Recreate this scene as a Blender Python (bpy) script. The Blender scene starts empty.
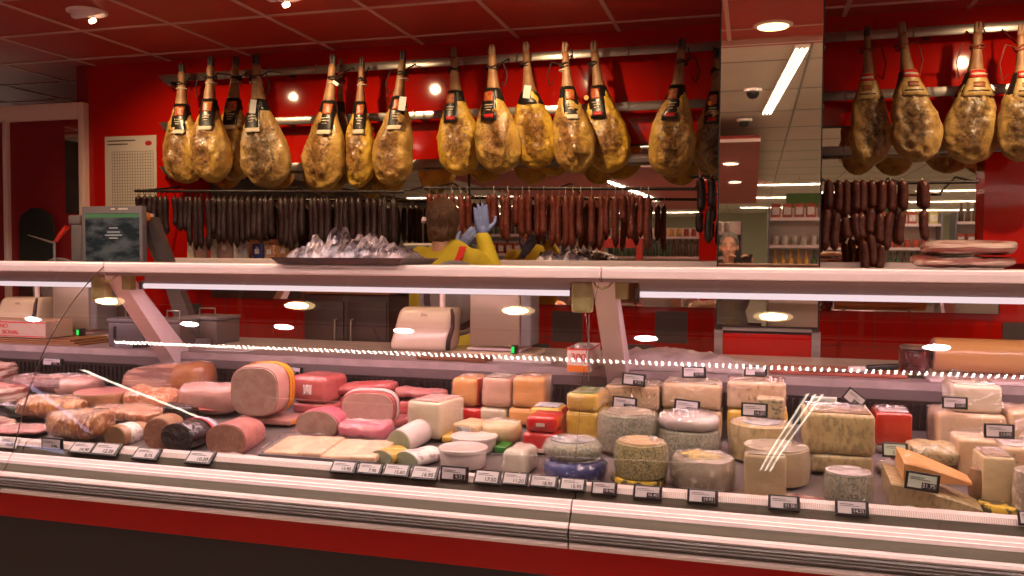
import bpy, bmesh, math, random
from mathutils import Vector, Matrix, noise
random.seed(7)
sc = bpy.context.scene
C = sc.collection
PI = math.pi
R = math.radians
# ------------------------------------------------------------------ camera
FPX, EYE = 856.0, 1.45
yaw, pitch, roll = R(15.7), R(-2.08), R(0.33)
fw = Vector((-math.sin(yaw)*math.cos(pitch), math.cos(yaw)*math.cos(pitch), math.sin(pitch)))
r0 = Vector((math.cos(yaw), math.sin(yaw), 0)); u0 = r0.cross(fw)
rt = r0*math.cos(roll)+u0*math.sin(roll); up = rt.cross(fw)
cd = bpy.data.cameras.new('camera'); cam = bpy.data.objects.new('camera', cd); C.objects.link(cam)
cd.sensor_width = 36; cd.lens = FPX/1024*36; cd.clip_start = 0.05; cd.clip_end = 100
m4 = Matrix((rt, up, -fw)).transposed().to_4x4(); m4.translation = (0, 0, EYE)
cam.matrix_world = m4
sc.camera = cam
# ------------------------------------------------------------------ look
sc.view_settings.view_transform = 'Standard'; sc.view_settings.look = 'None'
sc.view_settings.gamma = 1; sc.view_settings.use_curve_mapping = False
sc.view_settings.exposure = 0.0
w = bpy.data.worlds.new('world'); sc.world = w; w.use_nodes = True
w.node_tree.nodes['Background'].inputs[0].default_value = (1.0, 0.80, 0.62, 1)
w.node_tree.nodes['Background'].inputs[1].default_value = 0.55

LIGHT = dict(spot=24, tube=7.8, strip=85, shop=34, white=15)
def lamp(name, kind, loc, power, col, size=.1, sy=None, rot=(0,0,0), blend=.6, ang=100, parent=None):
    l = bpy.data.lights.new(name, kind); l.energy = power; l.color = col
    if kind == 'AREA':
        l.size = size
        if sy: l.shape = 'RECTANGLE'; l.size_y = sy
        else: l.shape = 'DISK'
    elif kind == 'SPOT':
        l.spot_size = R(ang); l.spot_blend = blend; l.shadow_soft_size = size
    o = bpy.data.objects.new(name, l); C.objects.link(o); o.location = loc; o.rotation_euler = rot
    if parent: o.parent = parent
    return o

def ray(px, py): return fw + rt*((px-512)/FPX) - up*((py-288)/FPX)
def at(px, py, Y):
    d = ray(px, py); t = Y/d.y
    return Vector((d.x*t, Y, EYE+d.z*t))
def Z(px, py, Y): return at(px, py, Y).z
def X(px, Y, py=400): return at(px, py, Y).x

# ------------------------------------------------------------------ materials
def mat(name, c1, c2=None, sc_=8, rough=.5, metal=0, bump=0, bsc=30, lo=.4, hi=.6, kind='noise', coat=0, emit=None, es=0, c3=None, sc3=40, lo3=.6, hi3=.66, stretch=None, spec=.5, detail=4, sss=0):
    m = bpy.data.materials.new(name); m.use_nodes = True
    nt = m.node_tree; N = nt.nodes; L = nt.links; b = N['Principled BSDF']
    b.inputs['Base Color'].default_value = (*c1, 1); b.inputs['Roughness'].default_value = rough
    b.inputs['Metallic'].default_value = metal; b.inputs['Specular IOR Level'].default_value = spec
    if coat: b.inputs['Coat Weight'].default_value = coat; b.inputs['Coat Roughness'].default_value = .12
    if sss: b.inputs['Subsurface Weight'].default_value = sss; b.inputs['Subsurface Radius'].default_value = (.02, .008, .004)
    if emit: b.inputs['Emission Color'].default_value = (*emit, 1); b.inputs['Emission Strength'].default_value = es
    if c2 or bump or c3:
        tc = N.new('ShaderNodeTexCoord'); mp = N.new('ShaderNodeMapping'); L.new(tc.outputs['Object'], mp.inputs[0])
        if stretch: mp.inputs['Scale'].default_value = stretch
        oi = N.new('ShaderNodeObjectInfo'); ad = N.new('ShaderNodeVectorMath'); ad.operation = 'ADD'
        ml = N.new('ShaderNodeVectorMath'); ml.operation = 'SCALE'; ml.inputs[0].default_value = (7.3, 3.1, 5.7)
        L.new(oi.outputs['Random'], ml.inputs['Scale']); L.new(mp.outputs[0], ad.inputs[0]); L.new(ml.outputs[0], ad.inputs[1])
        src = ad.outputs[0]
        def tex(s, k):
            if k == 'vor':
                t = N.new('ShaderNodeTexVoronoi'); t.inputs['Scale'].default_value = s; L.new(src, t.inputs['Vector']); return t.outputs['Distance']
            if k == 'wave':
                t = N.new('ShaderNodeTexWave'); t.inputs['Scale'].default_value = s; t.inputs['Distortion'].default_value = 3; t.inputs['Detail Scale'].default_value = 1.5; L.new(src, t.inputs['Vector']); return t.outputs['Fac']
            t = N.new('ShaderNodeTexNoise'); t.inputs['Scale'].default_value = s; t.inputs['Detail'].default_value = detail; L.new(src, t.inputs['Vector']); return t.outputs['Fac']
        col = None
        if c2:
            rp = N.new('ShaderNodeValToRGB'); L.new(tex(sc_, kind), rp.inputs[0])
            rp.color_ramp.elements[0].position = lo; rp.color_ramp.elements[1].position = hi
            rp.color_ramp.elements[0].color = (*c1, 1); rp.color_ramp.elements[1].color = (*c2, 1)
            col = rp.outputs[0]
        if c3:
            mr = N.new('ShaderNodeMapRange'); L.new(tex(sc3, 'noise'), mr.inputs[0]); mr.inputs[1].default_value = lo3; mr.inputs[2].default_value = hi3
            mx = N.new('ShaderNodeMix'); mx.data_type = 'RGBA'; L.new(mr.outputs[0], mx.inputs[0])
            if col: L.new(col, mx.inputs[6])
            else: mx.inputs[6].default_value = (*c1, 1)
            mx.inputs[7].default_value = (*c3, 1); col = mx.outputs[2]
        if col: L.new(col, b.inputs['Base Color'])
        if bump:
            bp = N.new('ShaderNodeBump'); bp.inputs['Strength'].default_value = bump; bp.inputs['Distance'].default_value = .01
            L.new(tex(bsc, 'noise'), bp.inputs['Height']); L.new(bp.outputs[0], b.inputs['Normal'])
            if coat >= .4:
                b.inputs['Coat Roughness'].default_value = .16
                vo = N.new('ShaderNodeTexVoronoi'); vo.inputs['Scale'].default_value = 34; vo.inputs['Randomness'].default_value = 1
                ds = N.new('ShaderNodeTexNoise'); ds.inputs['Scale'].default_value = 20; L.new(src, ds.inputs['Vector'])
                va = N.new('ShaderNodeVectorMath'); va.operation = 'MULTIPLY_ADD'; L.new(ds.outputs['Color'], va.inputs[0]); va.inputs[1].default_value = (.08, .08, .08); L.new(src, va.inputs[2]); L.new(va.outputs[0], vo.inputs['Vector'])
                b2 = N.new('ShaderNodeBump'); b2.inputs['Strength'].default_value = .8; b2.inputs['Distance'].default_value = .006
                L.new(vo.outputs['Distance'], b2.inputs['Height']); L.new(b2.outputs[0], b.inputs['Coat Normal'])
            elif coat: L.new(bp.outputs[0], b.inputs['Coat Normal'])
    return m
def emis(name, col, s):
    m = bpy.data.materials.new(name); m.use_nodes = True; nt = m.node_tree
    for n in list(nt.nodes): nt.nodes.remove(n)
    e = nt.nodes.new('ShaderNodeEmission'); o = nt.nodes.new('ShaderNodeOutputMaterial')
    e.inputs[0].default_value = (*col, 1); e.inputs[1].default_value = s; nt.links.new(e.outputs[0], o.inputs[0])
    return m
def glassmat(name, tint=(1, 1, 1), k=1.0, rough=0.0, crinkle=0):
    m = bpy.data.materials.new(name); m.use_nodes = True; nt = m.node_tree; N = nt.nodes; L = nt.links
    for n in list(N): N.remove(n)
    o = N.new('ShaderNodeOutputMaterial'); mx = N.new('ShaderNodeMixShader'); tr = N.new('ShaderNodeBsdfTransparent'); gl = N.new('ShaderNodeBsdfGlossy'); fr = N.new('ShaderNodeFresnel')
    tr.inputs[0].default_value = (*tint, 1); gl.inputs['Roughness'].default_value = rough; fr.inputs[0].default_value = 1.45
    ge = N.new('ShaderNodeNewGeometry'); io = N.new('ShaderNodeMath'); io.operation = 'MULTIPLY_ADD'; io.inputs[1].default_value = 1/1.45-1.45; io.inputs[2].default_value = 1.45
    L.new(ge.outputs['Backfacing'], io.inputs[0]); L.new(io.outputs[0], fr.inputs[0])
    if crinkle:
        tc = N.new('ShaderNodeTexCoord'); vo = N.new('ShaderNodeTexNoise'); vo.inputs['Scale'].default_value = 26; vo.inputs['Detail'].default_value = 2; vo.inputs['Distortion'].default_value = 2.5
        L.new(tc.outputs['Object'], vo.inputs['Vector']); b2 = N.new('ShaderNodeBump'); b2.inputs['Strength'].default_value = 1; b2.inputs['Distance'].default_value = crinkle
        L.new(vo.outputs['Fac'], b2.inputs['Height']); L.new(b2.outputs[0], gl.inputs['Normal'])
    mu = N.new('ShaderNodeMath'); mu.operation = 'MULTIPLY'; mu.inputs[1].default_value = k; mu.use_clamp = True
    fb = N.new('ShaderNodeMath'); fb.operation = 'MULTIPLY_ADD'; fb.inputs[1].default_value = -1; fb.inputs[2].default_value = 1
    m2 = N.new('ShaderNodeMath'); m2.operation = 'MULTIPLY'; L.new(ge.outputs['Backfacing'], fb.inputs[0]); L.new(fb.outputs[0], m2.inputs[0]); L.new(fr.outputs[0], m2.inputs[1])
    L.new(m2.outputs[0], mu.inputs[0]); L.new(mu.outputs[0], mx.inputs[0]); L.new(tr.outputs[0], mx.inputs[1]); L.new(gl.outputs[0], mx.inputs[2]); L.new(mx.outputs[0], o.inputs[0])
    return m

M = {}
M['red_wall'] = mat('red_gloss_panel', (.46, .007, .003), rough=.06, spec=.5)
M['red_ceiling'] = mat('red_ceiling_tile', (.44, .036, .024), (.40, .032, .022), 3, .5)
M['white_ceiling'] = mat('white_ceiling_tile', (.80, .74, .64), (.76, .70, .60), 2, .7)
M['grid_red'] = mat('pale_grid_bar', (.62, .36, .32), rough=.5)
M['grid_white'] = mat('white_grid_bar', (.32, .30, .26), rough=.5)
M['steel'] = mat('brushed_steel', (.46, .42, .38), (.38, .35, .32), 4, .28, .9, stretch=(1, 30, 30))
M['olive_steel'] = mat('satin_steel', (.125, .10, .078), (.10, .082, .064), 6, .55, 0, stretch=(.4, 20, 20), spec=.2)
M['alu'] = mat('white_aluminium', (.80, .64, .66), rough=.32, metal=.15)
M['alu_bright'] = mat('bright_aluminium', (.94, .74, .77), rough=.3, metal=.1)
M['rubber'] = mat('grey_bumper_rubber', (.17, .14, .14), rough=.4)
M['red_fascia'] = mat('red_gloss_fascia', (.42, .004, .002), rough=.2, spec=.25)
M['dark_base'] = mat('dark_kickboard', (.018, .008, .010), rough=.5)
M['deck'] = mat('deck_steel', (.24, .19, .19), (.20, .16, .16), 5, .35, .4)
M['dark_steel'] = mat('dark_steel', (.035, .022, .022), rough=.4, metal=.3)
M['worktop'] = mat('pale_stone_worktop', (.44, .34, .34), (.36, .28, .28), 14, .35)
M['lip'] = mat('grey_worktop_lip', (.20, .155, .16), rough=.35, metal=.3)
M['glass'] = glassmat('clear_glass', (.98, .975, .97), 1.6)
M['film'] = glassmat('clear_film', (.99, .985, .98), 1.3, .09, .035)
M['film_tray'] = glassmat('tray_film', (.99, .985, .98), .7, .12, .02)
M['mirror'] = mat('mirror_silver', (.86, .77, .62), rough=.015, metal=1)
M['black'] = mat('black_plastic', (.012, .010, .010), rough=.35)
M['screen'] = mat('grey_paper_screen', (.55, .47, .50), rough=.4)
M['screen_green'] = mat('grey_green_screen', (.42, .46, .38), rough=.35)
M['white'] = mat('white_plastic', (.70, .64, .60), rough=.35)
M['ticket'] = mat('ribbed_ticket_strip', (.80, .66, .64), (.60, .46, .46), 60, .4, kind='wave', lo=.3, hi=.7)
M['grey_tile'] = mat('grey_wall_tile', (.075, .062, .060), rough=.3)
def hammat(name, f1, f2, l1, l2):
    m = mat(name, f1, f2, 9, .40, bump=1.0, bsc=26, lo=.36, hi=.62, coat=.12)
    nt = m.node_tree; N = nt.nodes; L = nt.links; b = N['Principled BSDF']
    old = b.inputs['Base Color'].links[0].from_socket
    at_ = N.new('ShaderNodeAttribute'); at_.attribute_name = 'zone'
    src = [n for n in N if n.bl_idname == 'ShaderNodeVectorMath' and n.operation == 'ADD'][0].outputs[0]
    n1 = N.new('ShaderNodeTexNoise'); n1.inputs['Scale'].default_value = 13; n1.inputs['Detail'].default_value = 7; n1.inputs['Roughness'].default_value = .65; n1.inputs['Distortion'].default_value = 2.2; L.new(src, n1.inputs['Vector'])
    n2 = N.new('ShaderNodeTexNoise'); n2.inputs['Scale'].default_value = 34; n2.inputs['Detail'].default_value = 6; n2.inputs['Distortion'].default_value = 1.5; L.new(src, n2.inputs['Vector'])
    ad = N.new('ShaderNodeMath'); ad.operation = 'MULTIPLY_ADD'; L.new(n1.outputs['Fac'], ad.inputs[0]); ad.inputs[1].default_value = 1.9; L.new(at_.outputs['Fac'], ad.inputs[2])
    mr = N.new('ShaderNodeMapRange'); mr.inputs[1].default_value = .98; mr.inputs[2].default_value = 1.42; L.new(ad.outputs[0], mr.inputs[0])
    rp = N.new('ShaderNodeValToRGB'); L.new(n2.outputs['Fac'], rp.inputs[0]); rp.color_ramp.elements[0].position = .38; rp.color_ramp.elements[1].position = .62
    rp.color_ramp.elements[0].color = (*l2, 1); rp.color_ramp.elements[1].color = (*l1, 1)
    mx = N.new('ShaderNodeMix'); mx.data_type = 'RGBA'; L.new(mr.outputs[0], mx.inputs[0]); L.new(old, mx.inputs[6]); L.new(rp.outputs[0], mx.inputs[7]); L.new(mx.outputs[2], b.inputs['Base Color'])
    return m
M['fat'] = hammat('ham_fat', (.60, .37, .075), (.42, .22, .05), (.34, .165, .05), (.11, .048, .018))
M['fat2'] = hammat('ham_golden_fat', (.68, .42, .04), (.52, .28, .03), (.34, .16, .035), (.12, .05, .016))
M['fat3'] = hammat('ham_brown_fat', (.52, .32, .10), (.36, .20, .065), (.22, .12, .05), (.065, .036, .018))
M['lean'] = hammat('ham_dark_lean', (.30, .14, .05), (.20, .09, .03), (.17, .065, .02), (.07, .025, .012))
M['skin_leg'] = mat('ham_shank', (.24, .10, .045), (.33, .17, .07), 18, .5, bump=.3)
M['hoof'] = mat('dark_hoof', (.035, .02, .014), rough=.5)
M['hoof_pale'] = mat('pale_hoof', (.22, .11, .06), rough=.5)
M['band'] = mat('black_label_band', (.014, .011, .009), rough=.3)
M['emblem'] = mat('red_emblem', (.33, .035, .012), (.42, .14, .03), 60, .4)
M['cream_label'] = mat('cream_label', (.62, .50, .36), rough=.5)
M['gold_label'] = mat('gold_label', (.50, .34, .13), (.42, .24, .08), 60, .4)
M['logo_red'] = mat('logo_red', (.48, .015, .015), rough=.4)
M['cord_dark'] = mat('dark_cord', (.018, .008, .006), rough=.7)
M['cord_red'] = mat('red_cord', (.20, .03, .015), rough=.7)
M['cord_white'] = mat('white_cord', (.5, .42, .35), rough=.7)
M['saus_dark'] = mat('dark_cured_sausage', (.018, .006, .006), (.034, .011, .010), 40, .38, bump=.4, bsc=70)
M['saus_red'] = mat('red_cured_sausage', (.10, .015, .008), (.15, .026, .012), 45, .36, bump=.4, bsc=70)
M['saus_chor'] = mat('chorizo_skin', (.075, .014, .010), (.13, .03, .018), 40, .36, bump=.4, bsc=60)
M['foil'] = mat('silver_foil', (.42, .36, .43), (.08, .06, .08), 13, .30, metal=.5, bump=.8, bsc=30, lo=.42, hi=.58)
M['tray'] = mat('dark_steel_tray', (.10, .07, .07), rough=.25, metal=.7)
# food
def tone(c, f=.73, d=-.16):
    l = .3*c[0]+.5*c[1]+.2*c[2]
    return tuple(max(.004, (x+(l-x)*d)*f) for x in c)
def food(n, c1, c2=None, **k):
    c1 = tone(c1); c2 = tone(c2) if c2 else None
    if k.get('c3'):
        k['c3'] = tone(k['c3'], .9); k['sc3'] = k.get('sc3', 40)*1.5
        m_ = (k.get('lo3', .6)+k.get('hi3', .66))/2-.01; k['lo3'] = m_-.06; k['hi3'] = m_+.05
    k.setdefault('rough', .45); k.setdefault('coat', .45); k.setdefault('bump', .3); k.setdefault('bsc', 38)
    M[n] = mat(n, c1, c2, **k)
food('ham_pink', (.62, .27, .25), (.52, .20, .19), sc_=30)
food('ham_cut', (.50, .33, .28), (.42, .25, .215), sc_=28, coat=.2)
food('ham_cut_brown', (.36, .17, .12), (.28, .12, .085), sc_=40, coat=.2, c3=(.50, .33, .27), sc3=80, lo3=.66, hi3=.68)
food('ham_casing', (.66, .38, .34), (.60, .30, .27), sc_=12)
food('ham_dark', (.15, .03, .03), (.50, .25, .19), sc_=8, lo=.50, hi=.60, coat=.9, stretch=(.7, 1.5, 5), bump=.6)
food('mortadella', (.66, .42, .38), (.62, .37, .33), sc_=30, c3=(.78, .60, .54), sc3=90, lo3=.68, hi3=.70)
food('mort_tan', (.50, .30, .19), (.40, .20, .12), sc_=14)
food('roast', (.62, .28, .11), (.26, .075, .03), sc_=13, lo=.40, hi=.58, stretch=(2.2, 1, .8), c3=(.66, .40, .24), sc3=30, lo3=.58, hi3=.62, bump=.8, coat=.9)
food('roast_pink', (.70, .34, .22), (.46, .16, .09), sc_=18, lo=.40, hi=.6, bump=.7, c3=(.70, .50, .38), sc3=36, lo3=.57, hi3=.62, coat=.9)
food('bacon', (.60, .30, .22), (.20, .055, .04), sc_=5, kind='noise', lo=.44, hi=.54, stretch=(.8, 2, 13), bump=.5)
food('bacon_rind', (.42, .17, .07), (.30, .10, .05), sc_=12, bump=.5, coat=.6)
food('bacon_pale', (.72, .52, .44), (.30, .075, .06), sc_=6, lo=.46, hi=.54, stretch=(.7, 1.5, 12), bump=.8, bsc=20, coat=.9)
food('pink_pack', (.58, .16, .15), (.48, .10, .10), sc_=14, coat=.8, bump=.4)
food('magenta_pack', (.68, .22, .28), (.55, .12, .18), sc_=18, coat=.9, bump=.5)
food('orange_wrap', (.85, .34, .02), rough=.25, coat=.8, bump=.4)
food('cheese_cream', (.72, .56, .36), (.66, .50, .31), sc_=9)
food('cheese_pale', (.76, .63, .47), (.70, .56, .42), sc_=9)
food('cheese_white', (.76, .66, .57), (.68, .58, .50), sc_=12)
food('cheese_orange', (.80, .40, .17), (.74, .35, .14), sc_=8)
food('cheese_peach', (.72, .50, .32), (.65, .43, .27), sc_=9)
food('cheese_pink', (.74, .45, .33), (.68, .40, .30), sc_=9)
food('cheese_yellow', (.74, .48, .13), (.68, .42, .11), sc_=8, c3=(.34, .17, .05), sc3=26, lo3=.66, hi3=.69)
food('cheese_crumb', (.70, .47, .30), (.62, .40, .25), sc_=14, c3=(.22, .13, .08), sc3=75, lo3=.60, hi3=.66, stretch=(1, 1, .5))
food('cheese_blue', (.47, .42, .32), (.36, .32, .24), sc_=26, c3=(.13, .14, .12), sc3=120, lo3=.47, hi3=.60, bump=.45)
food('cheese_herb', (.46, .38, .20), (.40, .32, .15), sc_=20, c3=(.10, .10, .04), sc3=130, lo3=.50, hi3=.60, bump=.4)
food('cheese_roq', (.56, .43, .27), (.48, .35, .2), sc_=10, c3=(.16, .14, .10), sc3=60, lo3=.54, hi3=.62)
food('cheese_aged', (.56, .42, .22), (.46, .33, .18), sc_=7, c3=(.30, .22, .12), sc3=70, lo3=.50, hi3=.62, stretch=(1, 1, .45))
food('cheese_olive', (.56, .42, .27), (.46, .34, .21), sc_=10)
food('rind_brown', (.34, .20, .11), (.25, .14, .08), sc_=20, bump=.4)
food('rind_grey', (.42, .34, .27), (.30, .24, .18), sc_=16, bump=.3, c3=(.6, .5, .42), sc3=20, lo3=.58, hi3=.66)
food('rind_mottled', (.48, .42, .36), (.28, .24, .20), sc_=24, bump=.5, c3=(.7, .62, .56), sc3=26, lo3=.56, hi3=.64)
food('red_wax', (.62, .012, .012), (.52, .008, .01), sc_=10, coat=.9, rough=.3)
food('blue_wrap', (.02, .025, .14), (.04, .05, .24), sc_=12, c3=(.7, .62, .7), sc3=30, lo3=.64, hi3=.66, coat=.9, bump=.5)
food('paper_wrap', (.72, .62, .60), (.58, .46, .46), sc_=14, bump=.7, bsc=22, coat=.7)
food('quince', (.52, .055, .02), (.40, .03, .012), sc_=10, coat=.9, rough=.25)
food('black_wrap', (.015, .010, .012), (.03, .015, .015), sc_=14, coat=1, bump=.5, rough=.25)
food('green_pack', (.03, .22, .03), rough=.3, coat=.7)
food('green_label', (.16, .24, .06), (.28, .32, .10), sc_=14, coat=.7)
food('roll_green', (.40, .42, .30), (.34, .36, .25), sc_=20)
food('roll_white', (.78, .68, .64), (.66, .54, .52), sc_=12, stretch=(1, 1, 1))
food('slices', (1.05, .72, .52), (.90, .56, .40), sc_=9, coat=.3)
food('tub', (.70, .58, .56), rough=.3, coat=.6)
M['label_yellow'] = mat('yellow_label', (.70, .46, .06), (.12, .09, .05), 30, .4, lo=.5, hi=.53)
M['label_white'] = mat('white_label', (.72, .64, .62), (.42, .32, .34), 45, .4, lo=.55, hi=.6)
M['label_grey'] = mat('grey_label', (.42, .40, .40), (.16, .17, .20), 40, .35, lo=.5, hi=.6)
M['label_red'] = mat('red_label', (.6, .03, .03), rough=.35)
M['label_blue'] = mat('light_blue_label', (.34, .42, .62), (.6, .6, .7), 30, .35)
M['cardboard'] = mat('brown_cardboard', (.33, .15, .06), (.26, .11, .045), 12, .7)
M['housing_grey'] = mat('grey_lamp_housing', (.40, .31, .30), rough=.45)
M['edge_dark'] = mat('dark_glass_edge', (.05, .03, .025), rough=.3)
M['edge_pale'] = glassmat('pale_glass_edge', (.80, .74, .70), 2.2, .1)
M['kraft'] = mat('amber_wrapping_roll', (.56, .31, .12), (.50, .26, .10), 3, .28, coat=.4, stretch=(.5, 8, 8))
M['wood'] = mat('brown_board', (.26, .10, .04), (.18, .06, .03), 8, .45, stretch=(.3, 4, 4))
M['slicer'] = mat('cream_enamel', (.66, .52, .42), rough=.25, coat=.5)
M['slicer_plate'] = mat('satin_slicer_plate', (.42, .33, .26), rough=.3, metal=.5)
M['grey_plastic'] = mat('grey_plastic', (.11, .09, .095), rough=.4)
M['grey_light'] = mat('light_grey_plastic', (.19, .17, .19), rough=.4)
M['maroon'] = mat('maroon_door', (.26, .016, .022), rough=.35)
M['frame'] = mat('cream_door_frame', (.88, .62, .56), rough=.5)
M['orange'] = mat('orange_plastic', (.85, .30, .02), rough=.35)
M['red_plastic'] = mat('red_plastic', (.55, .03, .015), rough=.35)
M['yellow_shirt'] = mat('yellow_shirt_cloth', (.56, .42, .02), (.48, .34, .015), 8, .8, bump=.3, bsc=14)
M['glove'] = mat('blue_nitrile_glove', (.15, .19, .44), rough=.45, bump=.2)
M['skin'] = mat('skin', (.55, .28, .18), (.50, .24, .15), 8, .5, sss=.1)
M['hair'] = mat('brown_hair', (.07, .028, .013), (.14, .06, .024), 30, .5, bump=.8, bsc=60, stretch=(4, 4, 1))
M['hair_grey'] = mat('grey_hair', (.10, .08, .07), (.2, .17, .15), 40, .6, bump=.6)
M['jacket'] = mat('dark_jacket', (.03, .028, .03), rough=.8)
M['paper'] = mat('paper_sheet', (.62, .52, .45), rough=.6)
M['ink'] = mat('dark_ink', (.05, .035, .03), rough=.6)

# ------------------------------------------------------------------ object helpers
def link(o, parent=None):
    C.objects.link(o)
    if parent: o.parent = parent
    return o
def tag(o, label=None, cat=None, group=None, kind=None):
    if label: o['label'] = label
    if cat: o['category'] = cat
    if group: o['group'] = group
    if kind: o['kind'] = kind
    return o
def thing(name, label, cat, loc=(0, 0, 0), rz=0, group=None):
    o = bpy.data.objects.new(name, None); link(o); o.empty_display_size = .05
    o.location = loc; o.rotation_euler = (0, 0, rz)
    return tag(o, label, cat, group)
def obj(name, bm, ms, parent=None, smooth=None, label=None, loc=None, rot=None):
    me = bpy.data.meshes.new(name)
    bmesh.ops.recalc_face_normals(bm, faces=bm.faces)
    if smooth is not None:
        for f in bm.faces: f.smooth = True
        for e in bm.edges:
            if len(e.link_faces) == 2 and e.calc_face_angle(0) > R(smooth): e.smooth = False
    bm.to_mesh(me); bm.free()
    if not isinstance(ms, (list, tuple)): ms = [ms]
    for m in ms: me.materials.append(M[m] if isinstance(m, str) else m)
    o = bpy.data.objects.new(name, me); link(o, parent)
    if loc is not None: o.location = loc
    if rot is not None: o.rotation_euler = rot
    if label: o['label'] = label
    return o
def struct(name, bm, ms, smooth=None):
    o = obj(name, bm, ms, None, smooth); o['kind'] = 'structure'; return o
def NB(): return bmesh.new()
def box(bm, x0, x1, y0, y1, z0, z1, mi=0, rot=None, piv=None, bev=0, seg=2):
    r = bmesh.ops.create_cube(bm, size=1); vs = r['verts']
    fs = list({f for v in vs for f in v.link_faces})
    for v in vs: v.co = Vector(((x0+x1)/2+v.co.x*(x1-x0), (y0+y1)/2+v.co.y*(y1-y0), (z0+z1)/2+v.co.z*(z1-z0)))
    for f in fs: f.material_index = mi
    if bev:
        es = list({e for v in vs for e in v.link_edges})
        rr = bmesh.ops.bevel(bm, geom=es, offset=bev, segments=seg, profile=.5, affect='EDGES')
        vs = list({v for f in rr['faces'] for v in f.verts} | {v for v in vs if v.is_valid})
        for f in rr['faces']: f.material_index = mi
        vs = list({v for v0 in vs for f in v0.link_faces for v in f.verts})
    if rot is not None:
        bmesh.ops.rotate(bm, verts=vs, cent=piv or ((x0+x1)/2, (y0+y1)/2, (z0+z1)/2), matrix=rot)
    return vs
def ring(bm, pts): return [bm.verts.new(p) for p in pts]
def bridge(bm, a, b, mi=0):
    n = len(a)
    for i in range(n):
        f = bm.faces.new((a[i], a[(i+1) % n], b[(i+1) % n], b[i])); f.material_index = mi
def cap(bm, a, mi=0):
    f = bm.faces.new(a); f.material_index = mi; return f
def tube(bm, pts, rad, n=8, mi=0):
    pts = [Vector(p) for p in pts]
    if not hasattr(rad, '__len__'): rad = [rad]*len(pts)
    prev = None; pn = None
    for i, p in enumerate(pts):
        t = (pts[min(i+1, len(pts)-1)]-pts[max(i-1, 0)]).normalized()
        if pn is None: a = Vector((0, 1, 0)) if abs(t.y) < .9 else Vector((1, 0, 0))
        else: a = pn
        nx = (a-t*a.dot(t)).normalized(); ny = t.cross(nx); pn = nx
        rg = ring(bm, [p+nx*math.cos(2*PI*k/n)*rad[i]+ny*math.sin(2*PI*k/n)*rad[i] for k in range(n)])
        if prev: bridge(bm, prev, rg, mi)
        else: cap(bm, rg[::-1], mi)
        prev = rg
    cap(bm, prev, mi)
def sup(w_, h_, n_, k=28):
    out = []
    for i in range(k):
        a = 2*PI*i/k; c, s = math.cos(a), math.sin(a)
        out.append((abs(c)**(2/n_)*w_*(1 if c > 0 else -1), abs(s)**(2/n_)*h_*(1 if s > 0 else -1)))
    return out
def extrude_profile(bm, prof, x0, x1, mi=0, close=True):
    a = ring(bm, [(x0, y, z) for y, z in prof]); b = ring(bm, [(x1, y, z) for y, z in prof])
    n = len(prof)
    for i in range(n if close else n-1):
        f = bm.faces.new((a[i], a[(i+1) % n], b[(i+1) % n], b[i])); f.material_index = mi
    if close: cap(bm, a[::-1], mi); cap(bm, b, mi)
def lathe(bm, prof, n=32, mi=0, a0=0, a1=2*PI, cx=0, cy=0):
    rows = []
    for r_, z_ in prof:
        rows.append(ring(bm, [(cx+max(r_, 1e-4)*math.cos(a0+(a1-a0)*k/n), cy+max(r_, 1e-4)*math.sin(a0+(a1-a0)*k/n), z_) for k in range(n)]))
    for a, b in zip(rows, rows[1:]): bridge(bm, a, b, mi)
    cap(bm, rows[0][::-1], mi); cap(bm, rows[-1], mi)
def jitter(bm, amp, s=12, seed=0):
    for v in bm.verts:
        d = noise.noise_vector(v.co*s+Vector((seed*3.1, seed*1.7, seed)))
        v.co += d*amp
def text_mesh(name, s, size, m, parent, loc, rot=(PI/2, 0, 0), ext=.0006, align='CENTER'):
    cu = bpy.data.curves.new(name, 'FONT'); cu.body = s; cu.size = size; cu.extrude = ext; cu.align_x = align; cu.align_y = 'CENTER'
    t = bpy.data.objects.new(name, cu); link(t)
    bpy.context.view_layer.update()
    me = bpy.data.meshes.new_from_object(t.evaluated_get(bpy.context.evaluated_depsgraph_get()))
    bpy.data.objects.remove(t)
    me.materials.clear(); me.materials.append(M[m])
    o = bpy.data.objects.new(name, me); link(o, parent); o.location = loc; o.rotation_euler = rot
    return o
def dup(root, loc, rz=None, label=None, group=None):
    def cp(o, par):
        c = o.copy(); C.objects.link(c)
        if par: c.parent = par
        for ch in o.children: cp(ch, c)
        return c
    r = cp(root, None); r.location = loc
    if rz is not None: r.rotation_euler = (0, 0, rz)
    if label: r['label'] = label
    if group: r['group'] = group
    return r
ORD = ['first', 'second', 'third', 'fourth', 'fifth', 'sixth', 'seventh', 'eighth', 'ninth', 'tenth', 'eleventh', 'twelfth', 'thirteenth', 'fourteenth', 'fifteenth', 'sixteenth', 'seventeenth', 'eighteenth', 'nineteenth', 'twentieth']
def ordn(i): return ORD[i] if i < 20 else ('twenty-' if i < 29 else 'thirty-' if i < 39 else 'forty-')+ORD[(i-20) % 10] if (i+1) % 10 else {29: 'thirtieth', 39: 'fortieth', 49: 'fiftieth'}[i]

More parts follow.
